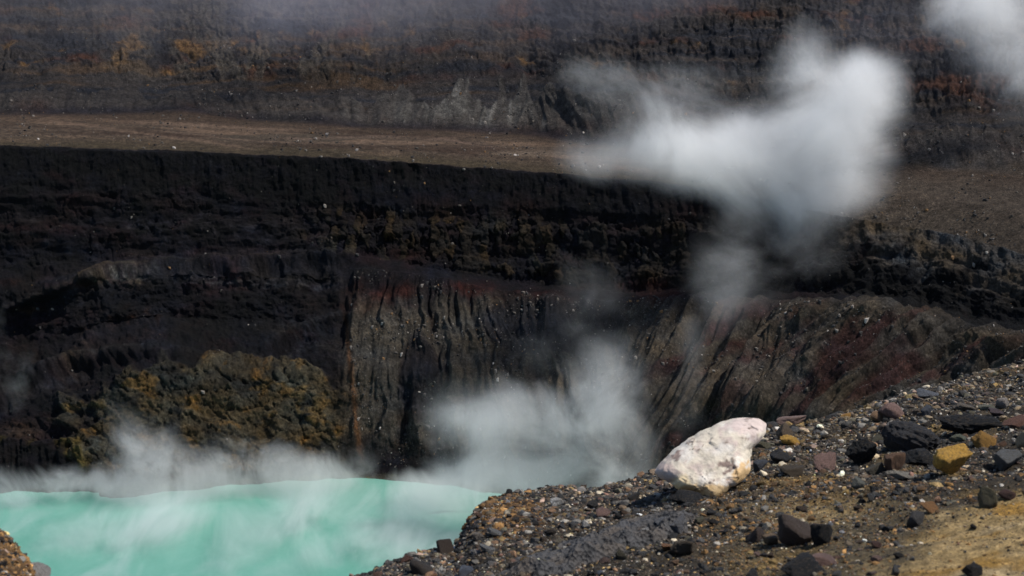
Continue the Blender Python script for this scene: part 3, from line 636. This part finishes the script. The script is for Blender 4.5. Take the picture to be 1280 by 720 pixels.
# the white boulder
def white_boulder():
    OUT = np.array([(818, 590), (833, 571), (850, 557), (868, 545), (888, 534), (910, 525), (932, 521), (950, 522), (960, 529), (959, 541), (950, 552), (941, 560), (938, 574),
                    (938, 588), (928, 600), (912, 608), (902, 617), (893, 624), (878, 620), (868, 614), (856, 613), (848, 612), (838, 602), (826, 597)], float)
    cxp, cyp = 888, 573
    ang = np.arctan2(-(OUT[:, 1]-cyp), OUT[:, 0]-cxp); rad = np.hypot(OUT[:, 0]-cxp, OUT[:, 1]-cyp)
    o_ = np.argsort(ang); ang, rad = ang[o_], rad[o_]
    v, f = ICO[6]
    ph = np.arctan2(v[:, 2], v[:, 0]); s = np.hypot(v[:, 0], v[:, 2]); dpt = v[:, 1]      # y = away from the camera
    R = np.interp(ph, np.concatenate([ang-2*np.pi, ang, ang+2*np.pi]), np.tile(rad, 3))
    s2 = s**.75
    hx = R*s2*np.cos(ph); hz = R*s2*np.sin(ph)
    r = np.random.default_rng(11)
    # broken planes on the front, a ridge running from the left tip to the top right
    th = np.where(dpt < 0, -24*(1-s**5), 40*np.abs(dpt)**1.2)
    front = dpt < 0
    nx, nz = hx/70, hz/50
    ridge = .55*nx-.15*nz
    th = th+36*nz                              # leans back: top further away
    th = th+10*np.maximum(nz-.25-.35*nx, 0)*1.6
    th = th+14*np.maximum(nx-.45, 0)*1.5+12*np.maximum(-nx-.55, 0)
    q = np.stack([hx, th, hz], 1)/60
    dn = 2.2*noise3(q, 1.7, 301, 5)+1.0*noise3(q, 6, 305, 5)
    w1_, w2_, idw = worley(q[:, 0]*2.3+q[:, 1], q[:, 2]*2.6+q[:, 1]*.6, 307)
    dn = dn-2.0*(1-sst(.0, .05, np.abs(fbm((cxp+hx)/24, (cyp-hz)/15, 4, 315))))*sst(.0, .25, fbm((cxp+hx)/22, (cyp-hz)/22, 3, 316))+(idw-.5)*3.6-1.2*np.exp(-((w2_-w1_)/.05)**2)
    q2 = np.stack([hx, th+dn*1.2, hz], 1)
    q2[:, 0] += .35*dn*np.cos(ph)*s; q2[:, 2] += .35*dn*np.sin(ph)*s
    Y = hit(884, 619)[1]+.16; k = Y/math.cos(math.radians(20))/FPX/1.0
    ctr = Vector(at_Y(cxp, cyp, Y))
    fw = ctr-Vector((0, 0, CAMZ)); fw.normalize(); rt = Vector((1, 0, 0)); upv = rt.cross(fw).normalized()
    B = np.array([rt, fw, upv])
    me = mesh_from('boulder', (q2*k)@B, f, True)
    m, n, l = new_mat('pale_boulder')
    b = n['Principled BSDF']; b.inputs['Roughness'].default_value = .8; b.inputs['Specular IOR Level'].default_value = .3
    # rock colour zones stored on the vertices
    uu, vv = cxp+q2[:, 0], cyp-q2[:, 2]
    c = np.zeros((len(v), 3))+np.array((.54, .475, .375))
    nA = fbm(uu/16, vv/16, 5, 311); nB = fbm(uu/7, vv/7, 5, 312); nC = fbm(uu/30, vv/22, 4, 313)
    c = lay(c, (.60, .55, .48), sst(-.1, .4, nC))
    c = lay(c, (.42, .335, .28), sst(.02, .4, nA+.3*nB)*.65)
    c = lay(c, (.50, .40, .36), sst(.15, .55, bump(uu, 940, 30)*bump(vv, 531, 13)+.7*nA+.3*nB)*.85)
    c = lay(c, (.46, .36, .31), sst(.15, .5, bump(uu, 831, 16)*bump(vv, 592, 18)+.7*nB)*.85)
    c = lay(c, (.52, .32, .10), sst(.25, .7, bump(vv, 612, 10)*1.0+.5*nB-.1)*.7)
    c = lay(c, (.50, .31, .12), sst(.3, .6, bump(uu, 928, 14)*bump(vv, 594, 16)+.6*nB)*.85)
    c = lay(c, (.62, .48, .26), sst(.3, .7, bump(uu, 852, 14)*bump(vv, 602, 10)+.4*nB)*.7)
    c = lay(c, (.20, .145, .12), sst(.3, .5, bump(uu+14*nA+6*nB, 907+.5*(vv-582), 9)*bump(vv+12*nA-5*nB, 581, 8)+.5*nB))
    c = lay(c, (.22, .165, .14), sst(.35, .5, bump(uu+8*nA+5*nB, 847, 6)*bump(vv+9*nC+5*nB, 570, 7)+.5*nB))
    c = lay(c, (.34, .28, .26), sst(.4, .6, bump(uu, 944, 12)*bump(vv, 549, 6)+.4*nB)*.8)
    crack = np.abs(fbm(uu/24, vv/15, 4, 315)); cm = (1-sst(.016, .05, crack))*sst(.0, .25, fbm(uu/22, vv/22, 3, 316))
    c = lay(c, (.12, .08, .06), cm*.85)
    add_color(me, np.clip(c, .02, .85))
    at = N(n, 'Attribute', attribute_name='col'); tc = N(n, 'TexCoord')
    t = N(n, 'TexNoise'); t.inputs['Scale'].default_value = 22; t.inputs['Detail'].default_value = 8; t.inputs['Roughness'].default_value = .7
    l.new(tc.outputs['Object'], t.inputs['Vector'])
    r_ = ramp(n, [(.3, g3(.72)), (.55, g3(1.0)), (.75, g3(1.08))]); l.new(t.outputs[0], r_.inputs[0])
    mx = N(n, 'MixRGB', blend_type='MULTIPLY'); mx.inputs[0].default_value = 1
    l.new(at.outputs['Color'], mx.inputs[1]); l.new(r_.outputs[0], mx.inputs[2]); l.new(mx.outputs[0], b.inputs['Base Color'])
    t2 = N(n, 'TexNoise'); t2.inputs['Scale'].default_value = 40; t2.inputs['Detail'].default_value = 8; l.new(tc.outputs['Object'], t2.inputs['Vector'])
    bp = N(n, 'Bump'); bp.inputs['Strength'].default_value = .6; bp.inputs['Distance'].default_value = .012
    l.new(t2.outputs[0], bp.inputs['Height']); l.new(bp.outputs[0], b.inputs['Normal'])
    o = link('boulder', me, m, label='large cream white boulder with brown stains perched on the edge of the gravel ridge', category='boulder')
    o.location = ctr
    LAND.append((888, 573, 'white boulder'))
white_boulder()
# dark bedrock outcrop crossing the lower slope
def outcrop():
    x0, y0, z0 = hit(648, 722); x1, y1, z1 = hit(868, 641)
    a, b = np.array((x0, y0, z0)), np.array((x1, y1, z1)); L = float(np.linalg.norm(b-a))
    ex = (b-a)/L; ey = np.cross(ex, (0, 0, 1)); ey /= np.linalg.norm(ey); ez = np.cross(ey, ex); ez = ez if ez[2] > 0 else -ez   # ey points towards the camera
    ns, nt = 420, 150
    S_, T_ = np.meshgrid(np.linspace(-.06, 1.06, ns), np.linspace(-1, 1, nt), indexing='ij')
    xs = S_*L; wdt = .17*(1+.35*fbm(xs/.2, 0*xs, 3, 331)); ts = T_*wdt
    tt = T_+.35*fbm(xs/.13, ts/.2, 3, 332)
    prof = np.where(tt < .25, .25+.75*sst(-1.0, .25, tt), 1-sst(.25, .62, tt))*sst(-.06, .10, S_)*(1-sst(.90, 1.06, S_))
    H = .075*(.75+.6*fbm(xs/.22, ts*0, 3, 333))
    f1_, f2_, id_ = worley(xs/.085+.4*fbm(xs/.06, ts/.06, 3, 334), ts/.05+.4*fbm(xs/.06, ts/.06, 3, 335), 336)
    h = H*prof+prof*(.080*fbm(xs/.16, ts/.10, 6, 337)+.012*(id_-.5)-.006*np.exp(-((f2_-f1_)/.08)**2)+.005*ridged(xs/.05, ts/.04, 5, 338))-.042
    p = a+S_[..., None]*L*ex+ts[..., None]*ey+h[..., None]*ez
    zz = slope_z(p[..., 0], p[..., 1], False)
    e_ = np.abs(T_) > .97; p[..., 2] = np.where(e_ | (S_ < -.05) | (S_ > 1.05), np.minimum(p[..., 2], zz-.15), p[..., 2])
    c0 = Vector(p.reshape(-1, 3).mean(0))
    me = mesh_from('rock_outcrop', p.reshape(-1, 3)-np.array(c0), grid_faces(ns, nt), True)
    o = link('rock_outcrop', me, RMP, label='long dark grey bedrock outcrop slanting across the lower gravel slope', category='outcrop')
    o.color = (.055, .053, .053, 1); o.location = c0
    LAND.append((755, 676, 'dark rock outcrop'))
outcrop()
# ------------------------------------------------------------------ medium stones: one by one
SHORT = [(890, 572, 'white boulder'), (1192, 577, 'big yellow rock'), (1140, 545, 'dark grey pitted boulder'), (1075, 566, 'black jagged rock'), (1115, 513, 'pink dome shaped rock'),
         (1033, 580, 'pink brown wedge rock'), (1252, 503, 'pale egg shaped stone'), (996, 667, 'brown rounded boulder'), (1235, 622, 'upright olive rock'), (836, 656, 'grey flat topped rock'),
         (725, 695, 'pink grey round rock'), (754, 641, 'pinkish grey stone'), (696, 628, 'whitish angular stone'), (556, 684, 'dark brown block'), (1145, 650, 'grey rounded stone'),
         (1005, 712, 'flat black rock'), (618, 666, 'light grey tilted slab'), (1262, 577, 'grey angular rock'), (1216, 712, 'black triangular rock'), (900, 700, 'bottom edge')]
SHORT = SHORT[:-1]
PAL = [('dark grey', (.035, .035, .037), 22), ('charcoal', (.018, .018, .019), 20), ('mid grey', (.085, .083, .080), 12), ('dull brown', (.085, .056, .036), 14), ('rusty', (.17, .08, .035), 6), ('ochre', (.33, .20, .05), 5),
       ('tan', (.24, .17, .10), 7), ('pale grey', (.28, .27, .255), 6), ('cream', (.47, .40, .29), 5), ('pinkish', (.24, .15, .12), 4), ('olive', (.10, .09, .055), 7), ('slate blue', (.07, .08, .10), 4), ('reddish', (.12, .05, .036), 4)]
KIND = ['angular', 'rounded', 'flat', 'blocky']
def dirword(dx, dy):
    a = math.degrees(math.atan2(-dy, dx)) % 360
    return ['right of', 'above right of', 'above', 'above left of', 'left of', 'below left of', 'below', 'below right of'][int(((a+22.5) % 360)//45)]
protos = {}
for k in KIND:
    for j in range(4):
        v, f = rock_verts(4, 900+j*13+hash(len(k)*3+j) % 50, planes=8 if k == 'blocky' else 13, soft=60, rough=.06, style=k if k != 'blocky' else 'angular')
        mm = mesh_from('stone', v, f, True); mm.materials.append(RM); protos[k, j] = mm
rnd = random.Random(21)
used = set(); taken = [(p[1], p[2], max(p[3], p[4])) for p in ROCKS]+[(890, 572, 120)]
proto_obj = {}
cnt = 0
tries = 0
while cnt < 170 and tries < 20000:
    tries += 1
    px = rnd.uniform(470, 1285) if rnd.random() > .03 else rnd.uniform(0, 40)
    lipy = np.interp(px, LIP[:, 0], LIP[:, 1])
    py = lipy+6+(720-lipy)*rnd.random()**.9
    if py > 722: continue
    x, y, z = hit(px, py)
    near = 9/y
    w = rnd.choice([6, 7, 7, 8, 8, 9, 10, 11, 13, 17])*near**.35
    if px > 930 and py > 630 and rnd.random() < .45+.4*(px > 1120): continue
    if any(math.hypot(px-a, py-b) < .5*(w+s_)*.9 for a, b, s_ in taken): continue
    lm = min(SHORT, key=lambda s_: math.hypot(px-s_[0], py-s_[1]))
    dd = math.hypot(px-lm[0], py-lm[1])
    dist = 'just' if dd < 45 else ('some way' if dd < 90 else 'far')
    ok = False
    for _ in range(12):
        cn, cc, _w = rnd.choices(PAL, [p[2] for p in PAL])[0]; k = rnd.choice(KIND)
        size = 'tiny' if w < 11 else ('small' if w < 16 else 'medium')
        lab = f'{size} {k} {cn} stone {dist} {dirword(px-lm[0], py-lm[1])} the {lm[2]}'
        if lab not in used: ok = True; break
    if not ok: continue
    used.add(lab); taken.append((px, py, w))
    j = rnd.randrange(4)
    if (k, j) not in proto_obj:
        o = bpy.data.objects.new('stone', protos[k, j]); proto_obj[k, j] = o
    else: o = proto_obj[k, j].copy()
    C.objects.link(o)
    o['label'] = lab; o['category'] = 'stone'; o['group'] = 'loose stones scattered over the gravel slope'
    h = w*(rnd.uniform(.4, .55) if k == 'flat' else rnd.uniform(.65, .95))
    x, y, z = hit(px, py+h*.4); kk = math.sqrt(x*x+y*y+(z-CAMZ)**2)/FPX
    o.scale = (w*kk*.5, w*kk*.5*rnd.uniform(.65, 1), h*kk*.5); o.location = (x, y, z+h*kk*.5*.5)
    o.rotation_euler = (rnd.uniform(-.35, .35), rnd.uniform(-.35, .35), rnd.uniform(0, 6.28))
    b_ = math.exp(rnd.gauss(-.2, .45)); o.color = (cc[0]*b_, cc[1]*b_, cc[2]*b_, 1)
    cnt += 1
# ------------------------------------------------------------------ gravel: one mass
def gravel():
    r = np.random.default_rng(5)
    VAR = [rock_verts(1 if k < 30 else 2, 1200+k, planes=10, soft=40, rough=.10) for k in range(40)]
    pal = np.array([p[1] for p in PAL]); pw = np.array([p[2] for p in PAL], float); pw /= pw.sum()
    n = 390000                      # 260 000 in front of the lens, the rest to both sides of it
    # on the ground plane, denser where nearer to the lip, and a belt beyond it
    u = r.uniform(-.36, .40, n); t = r.random(n); wide = np.arange(n) >= 260000; u[wide] = r.uniform(-.78, .85, wide.sum())
    LY, _ = lipf(u); BY, _ = botf(u); BY = np.minimum(BY, LY-.3)
    y = BY+(LY+.35-BY)*t**.8; x = u*y
    px, py = project(x, y, slope_z(x, y, False))
    patch = fbm(x/.7, y/.7, 4, 341)
    sand = np.maximum(sst(-.2, .35, (py-660)/70+(px-1180)/160+1.0*fbm(x/.45, y/.35, 5, 212))*sst(1040, 1120, px), .75*bump(px, 1015, 70)*bump(py, 640-.06*(px-1015), 14))*sst(585, 625, py)
    keep = (r.random(n) < np.clip(.75+.7*patch, .2, 1)*(1-.5*sand)) & (wide | ((py < 760) & (px > -40) & (px < 1320))) & ~(wide & (py < 740) & (px > -30) & (px < 1310))
    x, y, px, py, sand = x[keep], y[keep], px[keep], py[keep], sand[keep]
    n = len(x)
    wide = wide[keep]; s = np.sort(np.clip(.0031*(r.random(n)**-.40), .0028, .022)); pm = r.permutation(n)
    big_i = np.arange(n) >= int(n*.8)   # the largest fifth get the finer shapes
    x, y, sand, px, py = x[pm], y[pm], sand[pm], px[pm], py[pm]; wide = wide[pm]; s = s*np.clip(y/7.5, .55, 1.3)*np.where(sand > .4, .8, 1)*np.where(wide, 1.9, 1)
    z = slope_z(x, y)
    ci = r.choice(len(pal), n, p=pw); c = pal[ci]*.62+pal[ci].mean(1, keepdims=True)*np.array((.45, .37, .25)); c = c*np.exp(r.normal(-.50, .6, (n, 1)))
    stain = sst(.05, .45, fbm(x/.5, y/.45, 5, 219))*sst(860, 960, px)*(r.random(n) < .75); c = c*(1-.7*stain[:, None])+.7*stain[:, None]*np.array((.20, .125, .035))*np.exp(r.normal(-.2, .5, (n, 1)))
    ochm = (bump(px, 625, 60)*bump(py, 643, 32) > .25+r.random(n)*1.1) | ((px < 60) & (r.random(n) < .7)) | ((px > 870) & (py > 600) & (r.random(n) < .28))
    c = np.where(ochm[:, None], np.array((.16, .085, .028))*np.exp(r.normal(-.3, .6, (n, 1))), c)
    V, F, CC = [], [], []; off = 0
    for k in range(40):
        idx = np.where(~big_i & (np.arange(n) % 30 == k))[0] if k < 30 else np.where(big_i & (np.arange(n) % 10 == k-30))[0]
        v, f = VAR[k]
        m = len(idx)
        sc = np.stack([s[idx]*r.uniform(.7, 1.4, m), s[idx]*r.uniform(.7, 1.4, m), s[idx]*r.uniform(.45, .95, m)], 1)
        p = v[None]*sc[:, None]
        a = r.uniform(0, 6.28, m); b = r.uniform(-.6, .6, m)
        cb, sb = np.cos(b)[:, None], np.sin(b)[:, None]
        px_, pz_ = p[..., 0]*cb-p[..., 2]*sb, p[..., 0]*sb+p[..., 2]*cb
        ca_, sa_ = np.cos(a)[:, None], np.sin(a)[:, None]
        q = np.stack([px_*ca_-p[..., 1]*sa_, px_*sa_+p[..., 1]*ca_, pz_], -1)
        q += np.stack([x[idx], y[idx], z[idx]+s[idx]*.12], 1)[:, None]
        V.append(q.reshape(-1, 3)); F.append((f[None]+(np.arange(m)*len(v))[:, None, None]).reshape(-1, 3)+off); off += m*len(v)
        CC.append(np.repeat(c[idx], len(v), 0))
    me = mesh_from('gravel', np.concatenate(V), np.concatenate(F), False)
    add_color(me, np.clip(np.concatenate(CC), .006, .7))
    link('gravel', me, attr_rock('gravel_stone', 60, .85, .5, .004, .6, 1.4, (1, 1, 1), .3), kind='stuff', label='countless dark, rusty and pale gravel stones covering the near slope', category='gravel')
gravel()
# ------------------------------------------------------------------ rubble on the crater walls: one mass
def rubble():
    r = np.random.default_rng(9)
    v, f = rock_verts(1, 77, planes=9, soft=20, rough=.08)
    A = P2.reshape(-1, 3); sgf = sg.ravel(); uf = U.ravel()
    n = 16000
    wgt = (sgf > 1.1)*(sgf < 11.5)*(uf > -40)*(uf < 1320)*(1+1.2*(sgf > 6.9)*(sgf < 10))*np.where((sgf > 1.1)*(sgf < 4)*(uf > 440), 2.2, 1)*np.where((sgf < 4)*(uf < 440), .12, 1)*np.where((sgf > 4)*(sgf < 6.98), .15, 1)
    wgt = wgt*np.clip(.4+1.6*fbm(uf/60, V.ravel()/40, 3, 351), .05, 2)
    idx = r.choice(len(A), n, p=wgt/wgt.sum())
    p0 = A[idx]; s = np.clip(.10*(r.random(n)**-.5), .10, .70)
    a = r.uniform(0, 6.28, n); q = v[None]*(s[:, None]*r.uniform(.6, 1.2, (n, 3)))[:, None]
    ca_, sa_ = np.cos(a)[:, None], np.sin(a)[:, None]
    q = np.stack([q[..., 0]*ca_-q[..., 1]*sa_, q[..., 0]*sa_+q[..., 1]*ca_, q[..., 2]], -1)+(p0+np.array((0, 0, .1)))[:, None]
    base = np.array([(.03, .028, .027), (.07, .06, .05), (.16, .14, .12), (.34, .30, .26), (.16, .09, .04)])
    c = base[r.choice(5, n, p=(.44, .32, .15, .03, .06))]
    me = mesh_from('rubble', q.reshape(-1, 3), (f[None]+(np.arange(n)*len(v))[:, None, None]).reshape(-1, 3), False)
    add_color(me, np.repeat(c, len(v), 0))
    link('rubble', me, attr_rock('rubble_stone', 1.5, .9, .3, .1, .6, 1.4), kind='stuff', label='scattered pale and dark rubble lying over the far crater walls and terrace', category='rubble')
rubble()
# ------------------------------------------------------------------ steam
def steam(name, blobs, dens, label, grow=1.75, noise_scale=.03, k_noise=4.2, thr=.16, stretch=(1, 1, 1), vox=4.0, kind='stuff', gain=.80, col=(.99, .98, .965)):
    """blobs: (px, py, Y, rx px, rz px, depth m, weight). The hull follows the cloud; density comes from blob falloff and noise."""
    bm = bmesh.new(); info = []
    for (px, py, Y, rx, rz, dp, w) in blobs:
        x, y, z = [float(q) for q in at_Y(px, py, Y)]
        k = math.sqrt(x*x+y*y+(z-CAMZ)**2)/FPX
        R = (rx*k*grow, dp*grow, rz*k*grow); info.append(((x, y, z), R, w))
        rs = bmesh.ops.create_icosphere(bm, subdivisions=3, radius=1.0)
        for vtx in rs['verts']: vtx.co = Vector((x+vtx.co.x*R[0]*1.0, y+vtx.co.y*R[1]*1.0, z+vtx.co.z*R[2]*1.0))
    me0 = bpy.data.meshes.new('hull'); bm.to_mesh(me0); bm.free()
    o0 = bpy.data.objects.new('hull', me0); C.objects.link(o0)
    md = o0.modifiers.new('r', 'REMESH'); md.mode = 'VOXEL'; md.voxel_size = vox
    dg = bpy.context.evaluated_depsgraph_get(); me = bpy.data.meshes.new_from_object(o0.evaluated_get(dg))
    bpy.data.objects.remove(o0); bpy.data.meshes.remove(me0)
    me.name = name
    m, n, l = new_mat(name+'_vapour')
    n.remove(n['Principled BSDF']); out = n['Material Output']
    pv = N(n, 'VolumePrincipled'); pv.inputs['Color'].default_value = (*col, 1); pv.inputs['Anisotropy'].default_value = 0.1
    ge = N(n, 'NewGeometry')
    mp = N(n, 'VectorMath', operation='MULTIPLY'); mp.inputs[1].default_value = stretch; l.new(ge.outputs['Position'], mp.inputs[0])
    wz = N(n, 'TexNoise'); wz.inputs['Scale'].default_value = noise_scale*.8; wz.inputs['Detail'].default_value = 1.5
    l.new(ge.outputs['Position'], wz.inputs['Vector'])
    ws = N(n, 'VectorMath', operation='SUBTRACT'); l.new(wz.outputs['Color'], ws.inputs[0]); ws.inputs[1].default_value = (.5, .5, .5)
    wm = N(n, 'VectorMath', operation='SCALE'); wm.inputs['Scale'].default_value = .55/noise_scale; l.new(ws.outputs[0], wm.inputs[0])
    wp = N(n, 'VectorMath', operation='ADD'); l.new(ge.outputs['Position'], wp.inputs[0]); l.new(wm.outputs[0], wp.inputs[1])
    total = None
    for (c_, R, w) in info:
        s1 = N(n, 'VectorMath', operation='SUBTRACT'); l.new(wp.outputs[0], s1.inputs[0]); s1.inputs[1].default_value = c_
        s2 = N(n, 'VectorMath', operation='MULTIPLY'); l.new(s1.outputs[0], s2.inputs[0]); s2.inputs[1].default_value = [1/q for q in R]
        s3 = N(n, 'VectorMath', operation='LENGTH'); l.new(s2.outputs[0], s3.inputs[0])
        mr = N(n, 'MapRange', interpolation_type='SMOOTHSTEP'); l.new(s3.outputs['Value'], mr.inputs['Value'])
        mr.inputs['From Min'].default_value = .05; mr.inputs['From Max'].default_value = 1.0; mr.inputs['To Min'].default_value = w; mr.inputs['To Max'].default_value = 0
        if total is None: total = mr.outputs[0]
        else:
            a = N(n, 'Math', operation='ADD'); l.new(total, a.inputs[0]); l.new(mr.outputs[0], a.inputs[1]); total = a.outputs[0]
    ns = N(n, 'TexNoise'); ns.inputs['Scale'].default_value = noise_scale; ns.inputs['Detail'].default_value = 6; ns.inputs['Roughness'].default_value = .72; ns.inputs['Distortion'].default_value = .5
    l.new(mp.outputs[0], ns.inputs['Vector'])
    # v = total*(1 + k*(noise-.5)) + .5*k*(noise-.5) - thr ; density = dens * clamp(gain*v)^1.5
    n0 = N(n, 'Math', operation='MULTIPLY_ADD'); l.new(ns.outputs[0], n0.inputs[0]); n0.inputs[1].default_value = k_noise; n0.inputs[2].default_value = -.5*k_noise
    n1 = N(n, 'Math', operation='MULTIPLY_ADD'); l.new(total, n1.inputs[0]); l.new(n0.outputs[0], n1.inputs[1]); l.new(total, n1.inputs[2])
    n2 = N(n, 'Math', operation='MULTIPLY_ADD'); l.new(n0.outputs[0], n2.inputs[0]); n2.inputs[1].default_value = .22; n2.inputs[2].default_value = -thr
    n2b = N(n, 'Math', operation='ADD'); l.new(n1.outputs[0], n2b.inputs[0]); l.new(n2.outputs[0], n2b.inputs[1])
    n3 = N(n, 'Math', operation='MULTIPLY', use_clamp=True); l.new(n2b.outputs[0], n3.inputs[0]); n3.inputs[1].default_value = gain
    n3b = N(n, 'Math', operation='POWER'); l.new(n3.outputs[0], n3b.inputs[0]); n3b.inputs[1].default_value = 1.5
    n4 = N(n, 'Math', operation='MULTIPLY'); l.new(n3b.outputs[0], n4.inputs[0]); n4.inputs[1].default_value = dens
    l.new(n4.outputs[0], pv.inputs['Density']); l.new(pv.outputs[0], out.inputs['Volume'])
    m.cycles.volume_step_rate = .35 if hasattr(m, 'cycles') and hasattr(m.cycles, 'volume_step_rate') else 1
    me.materials.clear()
    o = link(name, me, m, label=label, category='steam', kind=kind)
    return o
steam('steam_cloud', [(965, 190, 535, 85, 52, 20, 1.0), (905, 200, 535, 80, 42, 16, .75), (1030, 125, 535, 70, 50, 18, .9), (1085, 110, 535, 42, 40, 12, .62), (870, 180, 535, 75, 52, 14, .55),
    (815, 200, 538, 85, 38, 14, .52), (800, 130, 538, 75, 45, 12, .46), (745, 80, 538, 55, 26, 10, .42), (1000, 240, 530, 75, 34, 14, .8), (1008, 62, 535, 32, 40, 12, .6), (760, 190, 538, 65, 30, 10, .42),
    (1050, 185, 535, 58, 56, 14, .75), (1000, 285, 525, 75, 36, 12, .42), (1070, 220, 530, 55, 42, 12, .5), (870, 100, 538, 65, 30, 10, .34), (1095, 155, 535, 44, 46, 10, .45)], .085, 'large white steam cloud drifting over the terrace edge', noise_scale=.030, k_noise=3.3)
steam('steam_wisp', [(935, 275, 505, 46, 40, 8, .42), (915, 315, 500, 44, 56, 8, .44), (905, 360, 498, 38, 60, 8, .42), (885, 410, 495, 34, 60, 8, .6), (872, 470, 482, 30, 60, 8, .6), (855, 530, 470, 30, 50, 8, .55), (955, 345, 500, 60, 42, 8, .5), (740, 350, 505, 40, 40, 8, .36), (1020, 305, 495, 60, 42, 8, .5), (740, 410, 500, 60, 60, 8, .38), (690, 440, 498, 60, 44, 8, .46)], .022,
      'thin grey steam wisps trailing down the dark cliff below the large cloud', noise_scale=.045, vox=3.0)
steam('steam_plume', [(640, 550, 470, 80, 42, 12, .75), (738, 505, 470, 58, 48, 12, .8), (748, 565, 470, 58, 50, 12, .75), (580, 525, 472, 52, 32, 9, .65), (690, 600, 465, 120, 24, 12, .9), (758, 460, 475, 50, 44, 10, .42),
    (600, 600, 465, 70, 26, 9, .7), (668, 512, 472, 72, 36, 10, .6), (550, 600, 465, 50, 24, 8, .5), (800, 535, 472, 45, 54, 10, .42), (600, 480, 478, 64, 44, 9, .4)], .055, 'white steam plume rising from the lake shore beside the near ridge', noise_scale=.042, vox=3.0)
def on_lake(px, py, z=4.0): return min(float(Y_at_z(px, py, z)), float(np.interp(px, PX, Y1))-7)
lk = [(330, 590, 95, 32, 10, .8), (400, 582, 70, 36, 9, .75), (300, 565, 50, 40, 8, .6), (185, 575, 46, 46, 8, .6), (130, 612, 120, 28, 10, .75), (460, 640, 150, 30, 16, .7), (260, 650, 160, 28, 16, .75), (560, 625, 80, 34, 12, .9), (340, 690, 220, 30, 14, .65), (90, 670, 120, 28, 12, .65), (520, 680, 120, 30, 12, .65),
      (20, 610, 80, 32, 8, .75), (230, 600, 80, 34, 8, .8), (170, 530, 44, 40, 8, .46), (12, 450, 36, 70, 8, .42), (430, 610, 100, 30, 10, .7), (50, 612, 70, 18, 8, .5), (150, 612, 70, 18, 8, .6), (240, 608, 60, 18, 8, .5), (320, 602, 60, 18, 8, .65), (400, 596, 50, 16, 7, .5)]
steam('lake_steam', [(a, b, on_lake(a, b), c_, d, e, w) for a, b, c_, d, e, w in lk], .055, 'low streaks of steam blowing across the turquoise lake', noise_scale=.045, stretch=(1.1, .6, .9), vox=2.5, k_noise=5.0, thr=.3)
steam('corner_cloud', [(1250, 12, 560, 70, 44, 16, .85), (1205, -5, 560, 50, 30, 12, .6), (1290, 60, 560, 46, 40, 12, .6), (1175, 15, 565, 46, 26, 10, .42), (1240, 85, 560, 66, 36, 10, .34), (1280, 130, 560, 36, 50, 10, .3)], .085, 'white steam cloud cut by the top right corner', noise_scale=.032)
steam('mist', [(150, -20, 740, 380, 80, 16, .6), (560, -10, 740, 330, 95, 16, .6), (900, -5, 720, 260, 95, 16, .6), (1150, 50, 600, 150, 90, 12, .5)], .012, 'thin bluish mist drifting along the top of the outer wall', noise_scale=.012, vox=7.0, k_noise=2.0, thr=.1, col=(.86, .84, .95), gain=1)
